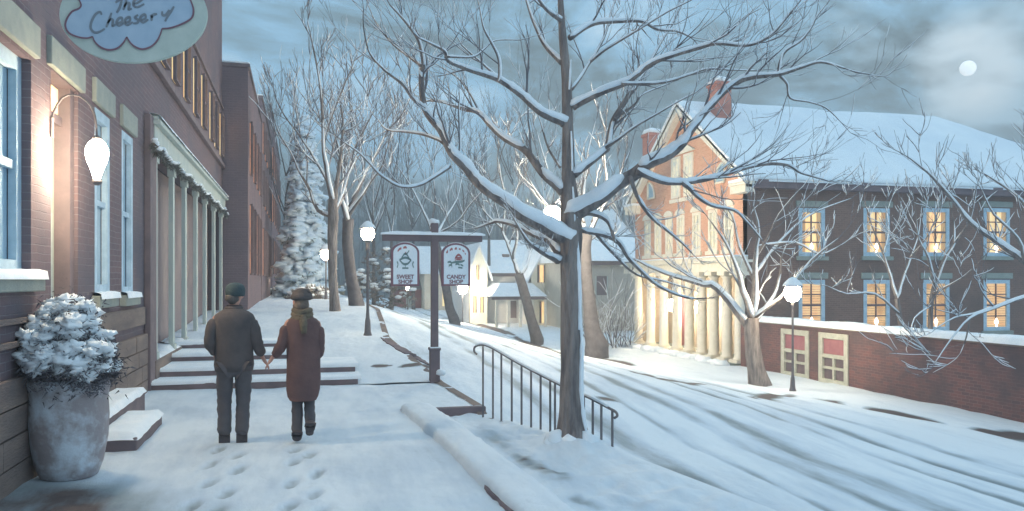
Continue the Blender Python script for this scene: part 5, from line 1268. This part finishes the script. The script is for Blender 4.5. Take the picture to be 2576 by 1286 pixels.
house = [([[(-.05,.58),(-.05,.66),(.18,.73),(.4,.66),(.4,.58)],[(0,.66),(.35,.66)],[(0,.62),(.35,.62)]],redm,'ornament'),
         ([[(-.6,.55),(-.4,.56),(-.3,.5),(-.5,.48)],[(-.3,.54),(.0,.56),(.4,.57),(.6,.60)],[(-.05,.50),(.1,.52),(.25,.49)],[(-.5,.44),(-.5,.50)],[(-.3,.43),(-.3,.49)],[(.3,.50),(.5,.47)],[(.15,.43),(.45,.42)]],teal,'picture'),
         ([[(-.7,.78),(-.6,.80),(-.62,.84)],[(-.45,.83),(-.3,.87),(-.25,.84)],[(-.1,.86),(.0,.885),(.05,.86)],[(.2,.87),(.32,.86)],[(.45,.84),(.58,.80)],[(.62,.77),(.68,.74)]],redm,'script')]
# ribbon width is in the same units as u (half board width); v uses board height, so pass thin strokes
shop_sign('pale blue arched board with a sundae glass, hanging left of the post', 984, 1054, ['SWEET','SHOP'], sundae)
shop_sign('pale blue arched board with a small red house picture, hanging right of the post', 1111, 1182, ['CANDY','SHOP'], house)

# ------------------------------------------------------------------ handrail
t = thing('railing','low black iron handrail with snowy rail, passing behind the largest tree','railing',(2.6,10.9,0))
ra_,rb_ = pt(1200,868,f=11.0),pt(1548,1036,f=8.75)
RP = [pt(1200,892,f=11.05),pt(1193,884,f=11.06),pt(1196,872,f=11.05),pt(1215,868,f=11.0),pt(1240,877,f=10.85),pt(1300,912,f=10.4),pt(1360,944,f=10.0),pt(1420,974,f=9.65),pt(1480,1000,f=9.2),pt(1530,1026,f=8.85),pt(1548,1036,f=8.75),pt(1553,1046,f=8.72),pt(1545,1052,f=8.74)]
P,_ = smooth_path(RP,[.014]*len(RP),5); m = MB(); m.tube(P,.015,8); m.build('rail', M['iron'], t)
P2 = [p+Vector((0,0,.018)) for p in smooth_path(RP[2:10],[0]*8,6)[0]]; m = MB(); m.tube(P2,[.017+.006*noise.noise(p*8) for p in P2],6); m.build('snow', M['snow_cap'], t)
pxs = [1213,1238,1262,1286,1309,1331,1355,1379,1402,1424,1448,1470,1492,1516,1540]
dr = MB()
for px in pxs:
    s = (px-1213)/(1540-1213); f = 10.98+(8.78-10.98)*s; k = min(range(len(P)), key=lambda i: abs(1288+2000*((P[i].x*FY-P[i].y*FX)/(P[i].x*FX+P[i].y*FY))-px) + (1000 if i < 12 or i > len(P)-12 else 0))
    tp = P[k]; zb_ = min(-.0, H(tp.x+.2,tp.y))-.15-.35*s; m = MB(); m.box(tp.x-.011,tp.x+.011,tp.y-.011,tp.y+.011,zb_,tp.z-.012); m.build('baluster', M['iron'], t)
# ------------------------------------------------------------------ planter with snowy shrub
pc = (-2.06,8.18,0)
t = thing('planter','large round mottled stone planter standing in slush against the shop wall','planter',pc)
mp_ = pm('planter',(.36,.32,.33),(.66,.72,.79),3.0,bump=.5,bscale=12,detail=8,contrast=(.42,.60))
m = MB(); m.lathe(pc,[(.20,-.02),(.24,.0),(.285,.12),(.325,.35),(.335,.55),(.325,.72),(.335,.80),(.355,.85),(.35,.90),(.31,.905),(.30,.84),(.05,.83)],40); m.build('pot', mp_, t)
m = MB(); m.lathe(pc,[(.315,.835),(.2,.90),(.05,.93)],20); m.build('snow', M['snow_cap'], t)
s = thing('potted_shrub','dark evergreen shrub heaped with clumps of snow growing in the stone planter','shrub',(pc[0],pc[1],.88))
r = random.Random(15); fo = MB(); sn = MB(); st_ = MB()
clumps = []
for px,py,rr,dy in [(170,775,.13,.1),(205,785,.10,.0),(145,800,.12,.0),(110,830,.13,-.1),(215,805,.12,.15),(160,830,.14,-.15),(60,850,.15,-.2),(110,870,.15,-.2),(195,850,.13,-.1),(245,865,.12,.1),(30,880,.11,-.2),(85,905,.14,-.3),(145,900,.15,-.3),(215,895,.14,-.2),(262,895,.11,.0),(20,915,.10,-.15),(60,945,.10,-.2),(130,935,.14,-.3),(180,930,.13,-.3),(240,930,.12,-.15),(272,925,.09,.1),(100,880,.14,0),(170,870,.15,0),(215,950,.10,-.2),(205,830,.12,.0),(75,880,.13,.0),(15,850,.09,-.1),(40,930,.1,-.1)]:
    p = pt(px,py,f=7.4+dy)
    if p.x-rr*.8 < WX+.02: p.x = WX+.02+rr*.8
    clumps.append((p,rr))
    st_.tube([(pc[0]+r.uniform(-.1,.1),pc[1]+r.uniform(-.1,.1),.86),((pc[0]+p.x)/2+r.uniform(-.05,.05),(pc[1]+p.y)/2,(.9+p.z)/2+.05),tuple(p)],[.012,.009,.005],5)
    for e in range(520):
        q = p+Vector((r.gauss(0,.6),r.gauss(-.1,.6),r.gauss(-.3,.62)))*rr
        if q.x < WX+.03: continue
        d = Vector((r.uniform(-1,1),r.uniform(-1,1),r.uniform(-1,.6))).normalized()*r.uniform(.035,.085); w = d.cross(Vector((r.random(),r.random(),r.random()))).normalized()*.009
        fo.add([q-w,q+w,q+d],[(0,1,2)])
    for e in range(13):
        k = rr*r.uniform(.35,.72); q = p+Vector((r.uniform(-.8,.8),r.uniform(-1.0,.5),r.uniform(.0,.75)))*rr
        if q.x-k < WX: q.x = WX+k
        sn.blob(q,k,k*.95,k*.62,seed=r.random()*90,amp=.6,n=13,m=9,freq=3.1)
st_.build('stem', M['bark'], s); fo.build('foliage', pm('shrub_leaf',(.09,.085,.10),(.15,.14,.16),6,bump=0), s); sn.build('snow', M['snow_cap'], s)

# ------------------------------------------------------------------ people
def skin(name, nodes_, edges, mat, parent, root=0, sub=2, smooth=True, tmp='s'):
    """nodes: list of (x,y,z,rx,ry)"""
    me = bpy.data.meshes.new(name); me.from_pydata([n[:3] for n in nodes_],edges,[]); o = bpy.data.objects.new(name,me); COL.objects.link(o)
    md = o.modifiers.new('skin','SKIN')
    sv = me.skin_vertices[0].data if me.skin_vertices else None
    for i,n in enumerate(nodes_): sv[i].radius = (n[3],n[4] if len(n)>4 else n[3])
    sv[root].use_root = True; md.use_smooth_shade = True; md.branch_smoothing = .5
    ss = o.modifiers.new('sub','SUBSURF'); ss.levels = sub; ss.render_levels = sub
    if name == 'body': rm = o.modifiers.new('rm','REMESH'); rm.mode = 'VOXEL'; rm.voxel_size = .0055; rm.use_smooth_shade = True
    dg = bpy.context.evaluated_depsgraph_get(); dg.update(); m2 = bpy.data.meshes.new_from_object(o.evaluated_get(dg)); m2.name = name
    bpy.data.objects.remove(o); m2.materials.clear(); m2.materials.append(mat)
    o0 = origin(parent); m2.transform(Matrix.Translation(-o0))
    if name in ('sleeve','trousers'):
        for v in m2.vertices:
            c = v.co*7; c.z *= 2.2; n_ = noise.noise(c)+.5*noise.noise(c*2.3); v.co += v.normal*n_*.011
    ob = bpy.data.objects.new(name,m2); COL.objects.link(ob); ob.parent = parent; return ob
def chain(nodes_, edges, start, pts_):
    p = start
    for q in pts_:
        nodes_.append(q); edges.append((p,len(nodes_)-1)); p = len(nodes_)-1
    return p
skinm = pm('skin',(.50,.27,.21),(.58,.33,.26),9,bump=0,rough=.6)
def body(parent, J, hand_l, hand_r):
    """J: joint dictionary; one continuous skinned body"""
    N_ = [(*J['pelvis'],.115,.10)]; E = []
    ch = chain(N_,E,0,[(*J['waist'],.11,.09),(*J['chest'],.135,.10),(*J['upper'],.12,.09),(*J['neck'],.052,.052),(*J['jaw'],.062,.07),(*J['head'],.078,.092),(*J['crown'],.06,.075)])
    hd = J['head']; fx,fy = J['face']
    # nose, brow, ears
    chain(N_,E,6,[(hd[0]+fx*.105,hd[1]+fy*.105,hd[2]-.025,.014,.018)])
    for sg in (-1,1): chain(N_,E,6,[(hd[0]-fy*sg*.088,hd[1]+fx*sg*.088,hd[2]-.02,.012,.028)])
    for sd in 'lr':
        k = chain(N_,E,3,[(*J['sh_'+sd],.058,.058),(*J['el_'+sd],.042,.042),(*J['wr_'+sd],.027,.024)])
        W_ = Vector(J['wr_'+sd]); D = Vector(hand_l if sd == 'l' else hand_r).normalized(); side = D.cross(Vector((0,1,0))).normalized(); nrm = side.cross(D)
        palm = W_+D*.05; kp = chain(N_,E,k,[(*palm,.036,.018)])
        out = 1 if sd == 'r' else -1
        for q,(off,ln) in enumerate([(-.030,.070),(-.010,.080),(.010,.076),(.029,.060)]):
            b = palm+nrm*off+D*.035; a1 = b+D*ln*.5; a2 = b+D*ln*.85-side*out*.018*1; chain(N_,E,kp,[(*b,.0095,.0095),(*a1,.0088,.0088),(*a2,.0075,.0075)])
        b = palm-nrm*.035-D*.015; chain(N_,E,kp,[(*b,.012,.012),(*(b-nrm*.022+D*.03),.0095,.0095),(*(b-nrm*.022+D*.055),.008,.008)])
        chain(N_,E,0,[(*J['hip_'+sd],.085,.085),(*J['kn_'+sd],.056,.056),(J['an_'+sd][0],J['an_'+sd][1]+.01,J['an_'+sd][2]+.045,.024,.024)])
    return skin('body',N_,E,skinm,parent,0,1)
def rings(mb, R_, n=28, fold=0, seed=0):
    """closed lofted garment: rings of (cx,cy,z,rx,ry)"""
    vs = []; fs = []
    for j,(cx_,cy_,z,rx,ry) in enumerate(R_):
        for k in range(n):
            a = 2*math.pi*k/n; q = 1+fold*(j/len(R_))*(math.sin(a*5+seed+j*.15)*.5+noise.noise(Vector((math.cos(a)*2,math.sin(a)*2,z*2+seed))))
            vs.append((cx_+rx*q*math.cos(a),cy_+ry*q*math.sin(a),z))
    for j in range(len(R_)-1):
        for k in range(n): fs.append((j*n+k,j*n+(k+1)%n,(j+1)*n+(k+1)%n,(j+1)*n+k))
    fs.append(tuple(range(n))); fs.append(tuple((len(R_)-1)*n+k for k in range(n-1,-1,-1)))
    return mb.add(vs,fs,True)
# the man
mx_,my_ = -.70,9.32
t = thing('person','man seen from behind in dark brown jacket and teal cap, hand in hand','person',(mx_,my_,0),'couple walking hand in hand')
def O(x,y,z): return (mx_+x,my_+y,z)
J = dict(pelvis=O(0,0,.95),waist=O(-.01,0,1.10),chest=O(-.01,.01,1.28),upper=O(-.01,.01,1.40),neck=O(-.005,.02,1.50),jaw=O(.01,.04,1.575),head=O(.015,.04,1.645),crown=O(.015,.03,1.70),face=(.75,.66),
    sh_l=O(-.19,0,1.39),el_l=O(-.255,-.05,1.13),wr_l=O(-.20,.07,.965),sh_r=O(.175,0,1.38),el_r=O(.235,-.03,1.12),wr_r=O(.305,.03,.93),
    hip_l=O(-.095,0,.88),kn_l=O(-.105,.04,.50),an_l=O(-.10,-.01,.09),toe_l=O(-.10,.13,.045),hip_r=O(.095,0,.88),kn_r=O(.095,.03,.49),an_r=O(.085,-.04,.09),toe_r=O(.095,.10,.045))
bd = body(t,J,(.15,.3,-.9),(.5,.15,-.85))
jm = pm('jacket',(.052,.042,.045),(.082,.064,.065),6,bump=.3,bscale=25); 
N_ = [(*O(0,0,.90),.20,.145)]; E = []
chain(N_,E,0,[(*O(-.005,0,1.05),.19,.14),(*O(-.01,0,1.22),.22,.15),(*O(-.01,0,1.36),.215,.135),(*O(-.005,.015,1.46),.09,.085),(*O(0,.02,1.50),.078,.075)])
for sd,g in (('l',-1),('r',1)):
    w = Vector(J['wr_'+sd]); e = Vector(J['el_'+sd]); cuff = w+(e-w)*.08
    chain(N_,E,3,[(*J['sh_'+sd],.085,.09),(*((Vector(J['sh_'+sd])+e)/2),.078,.08),(*e,.072,.075),(*((e+w)/2),.062,.062),(*cuff,.052,.052)])
pass
N2 = [N_[3]]+N_[6:]; E2 = [(0 if a == 3 else a-5, b-5) for a,b in E if b > 5]
for q in (0,1):
    NN = N2[1+q*5:6+q*5]; j_ = skin('sleeve',NN,[(0,1),(1,2),(2,3),(3,4)],jm,t,0,2)
m = MB(); rings(m,[(mx_,my_,.79,.165,.125),(mx_,my_,.80,.20,.15),(mx_,my_,.87,.212,.158),(mx_,my_,.96,.205,.155),(mx_,my_,1.08,.203,.152),(mx_,my_,1.20,.212,.155),(mx_,my_,1.30,.222,.155),(mx_,my_,1.38,.222,.148),(mx_,my_,1.425,.20,.132),(mx_,my_+.008,1.46,.15,.112),(mx_,my_+.015,1.49,.095,.09),(mx_,my_+.02,1.53,.075,.078)],48,.045,1); m.build('jacket', jm, t)
tm = pm('trousers',(.065,.056,.066),(.095,.085,.093),5,bump=.3,bscale=20)
N_ = [(*O(0,0,.90),.15,.12)]; E = []
for sd in 'lr':
    h,k,a = Vector(J['hip_'+sd]),Vector(J['kn_'+sd]),Vector(J['an_'+sd])
    chain(N_,E,0,[(*(h-Vector((0,0,.05))),.108,.11),(*((h+k)/2),.098,.10),(*k,.083,.085),(*((k+a)/2),.078,.08),(*(a+Vector((0,0,-.012))),.074,.08)])
skin('trousers',N_,E,tm,t,0,2)
bm_ = pm('boots',(.05,.04,.045),(.08,.06,.065),6,rough=.6,bump=.1)
def boot(parent,a,toe):
    a,toe = Vector(a),Vector(toe); d = (toe-a); d.z = 0; d.normalize(); N_ = [(*(a-d*.055+Vector((0,0,-.03))),.06,.052),(*(a+Vector((0,0,.06))),.055,.055),(*(a+d*.04+Vector((0,0,-.035))),.05,.042),(*toe,.046,.034)]; skin('boot',N_,[(0,1),(0,2),(2,3)],bm_,parent,0,2)
boot(t,J['an_l'],J['toe_l']); boot(t,J['an_r'],J['toe_r'])
hx,hy,hz = J['head']; m = MB()
m.lathe((hx-.004,hy-.006,hz),[(.100,-.02),(.109,.0),(.113,.03),(.111,.065),(.096,.10),(.06,.125),(.01,.134)],24,sx=.95,sy=1.06)
m.build('cap', pm('cap',(.015,.04,.05),(.03,.055,.065),8,bump=.3,bscale=40), t)
m = MB(); m.blob((hx-.03,hy-.035,hz-.035),.078,.082,.075,seed=4,amp=.08,n=14,m=10); m.build('hair', pm('hair_dark',(.07,.06,.06),(.12,.10,.09),12,bump=.5,bscale=60), t)
m = MB(); m.tube([(O(0,0,0)[0]+.082*math.cos(a),O(0,.02,0)[1]+.078*math.sin(a),1.495) for a in [2*math.pi*i/16 for i in range(17)]],.022,6); m.build('collar', jm, t)
for sg in (-1,1):
    m = MB(); q = Vector((.75,.66,0)); s_ = Vector((-.66,.75,0)); c = Vector(J['head'])+q*.082+s_*sg*.032+Vector((0,0,.005)); m.blob(c,.011,.011,.009,seed=1,amp=0,n=8,m=6); m.build('eye', M['dark'], t)
# the woman
wx_,wy_ = .03,9.12
t = thing('person','woman seen from behind in long maroon coat, dark hat and golden scarf','person',(wx_,wy_,0),'couple walking hand in hand')
def O(x,y,z): return (wx_+x,wy_+y,z)
J = dict(pelvis=O(.01,0,.93),waist=O(.01,0,1.07),chest=O(.01,.01,1.23),upper=O(.01,.01,1.34),neck=O(.0,.02,1.43),jaw=O(-.01,.04,1.50),head=O(-.015,.045,1.57),crown=O(-.01,.04,1.62),face=(-.35,.93),
    sh_l=O(-.15,0,1.33),el_l=O(-.215,-.02,1.08),wr_l=O(-.315,.05,.95),sh_r=O(.165,0,1.32),el_r=O(.19,.0,1.06),wr_r=O(.165,.14,.92),
    hip_l=O(-.07,0,.86),kn_l=O(-.05,.05,.47),an_l=O(-.055,.0,.09),toe_l=O(-.06,.13,.04),hip_r=O(.09,0,.86),kn_r=O(.075,.07,.50),an_r=O(.085,-.10,.20),toe_r=O(.08,-.02,.085))
body(t,J,(-.55,.1,-.8),(.0,.4,-.9))
cm_ = pm('coat',(.095,.045,.045),(.135,.065,.06),5,bump=.3,bscale=22)
N_ = [(*O(.01,0,1.0),.155,.125)]; E = []
chain(N_,E,0,[(*O(.01,0,1.15),.165,.125),(*O(.01,0,1.27),.165,.12),(*O(.005,.01,1.36),.10,.09),(*O(0,.02,1.42),.075,.072)])
for sd in 'lr':
    w = Vector(J['wr_'+sd]); e = Vector(J['el_'+sd]); cuff = w+(e-w)*.1
    chain(N_,E,2,[(*(Vector(J['sh_'+sd])+Vector((0,0,-.01))),.078,.08),(*((Vector(J['sh_'+sd])+e)/2),.07,.072),(*e,.066,.068),(*((e+w)/2),.06,.06),(*cuff,.056,.056)])
for q in (0,1): skin('sleeve',N_[5+q*5:10+q*5],[(0,1),(1,2),(2,3),(3,4)],cm_,t,0,2)
m = MB(); rings(m,[(wx_,wy_+.02,1.43,.07,.07),(wx_,wy_+.015,1.40,.10,.088),(wx_+.005,wy_+.008,1.375,.15,.108),(wx_+.01,wy_,1.33,.185,.125),(wx_+.01,wy_,1.27,.195,.135),(wx_+.012,wy_,1.18,.188,.135),(wx_+.012,wy_,1.08,.182,.134),(wx_+.015,wy_,.98,.182,.136),(wx_+.015,wy_,.86,.182,.142),(wx_+.015,wy_,.72,.187,.15),(wx_+.012,wy_,.60,.182,.15),(wx_+.01,wy_,.52,.165,.14),(wx_+.012,wy_,.475,.14,.125)],40,.05,2); m.build('coat', cm_, t)
N_ = [(*O(.01,0,.80),.12,.1)]; E = []
for sd in 'lr':
    h,k,a = Vector(J['hip_'+sd]),Vector(J['kn_'+sd]),Vector(J['an_'+sd])
    chain(N_,E,0,[(*((h+k)/2),.085,.085),(*k,.070,.07),(*((k+a)/2),.062,.064),(*(a+Vector((0,0,-.01))),.056,.06)])
skin('trousers',N_,E,tm,t,0,2)
boot(t,J['an_l'],J['toe_l']); boot(t,J['an_r'],J['toe_r'])
hx,hy,hz = J['head']
m = MB(); m.blob((hx+.005,hy-.025,hz-.045),.088,.085,.12,seed=6,amp=.08,n=16,m=12); m.build('hair', pm('hair_brown',(.13,.095,.08),(.20,.15,.11),12,bump=.6,bscale=60), t)
m = MB(); m.lathe((hx+.01,hy-.005,hz+.03),[(.085,-.02),(.112,-.01),(.122,.02),(.11,.05),(.085,.062),(.08,.085),(.05,.11),(.01,.118)],24); m.blob((hx+.055,hy-.01,hz+.10),.06,.05,.04,seed=9,amp=.3,n=10,m=8); m.blob((hx-.045,hy-.01,hz+.075),.05,.05,.035,seed=3,amp=.3,n=10,m=8)
m.build('hat', pm('hat',(.06,.05,.05),(.10,.075,.07),10,bump=.5,bscale=40), t)
m = MB()
for k in range(3):
    P = [(O(0,0,0)[0]+(.098-.006*k)*math.cos(a),O(0,.012,0)[1]+(.092-.005*k)*math.sin(a),1.375+.042*k+.012*math.sin(a*2+k)) for a in [2*math.pi*i/18 for i in range(19)]]; m.tube(P,.033,7)
m.tube([O(.01,-.09,1.40),O(.015,-.135,1.33),O(.02,-.142,1.22)],[.035,.045,.03],7)
m.build('scarf', pm('scarf',(.10,.078,.055),(.17,.125,.075),14,bump=.6,bscale=50), t)
for sg in (-1,1):
    q = Vector((-.35,.93,0)); s_ = Vector((-.93,-.35,0)); c = Vector(J['head'])+q*.085+s_*sg*.03+Vector((0,0,.005)); m = MB(); m.blob(c,.010,.010,.008,seed=1,amp=0,n=8,m=6); m.build('eye', M['dark'], t)
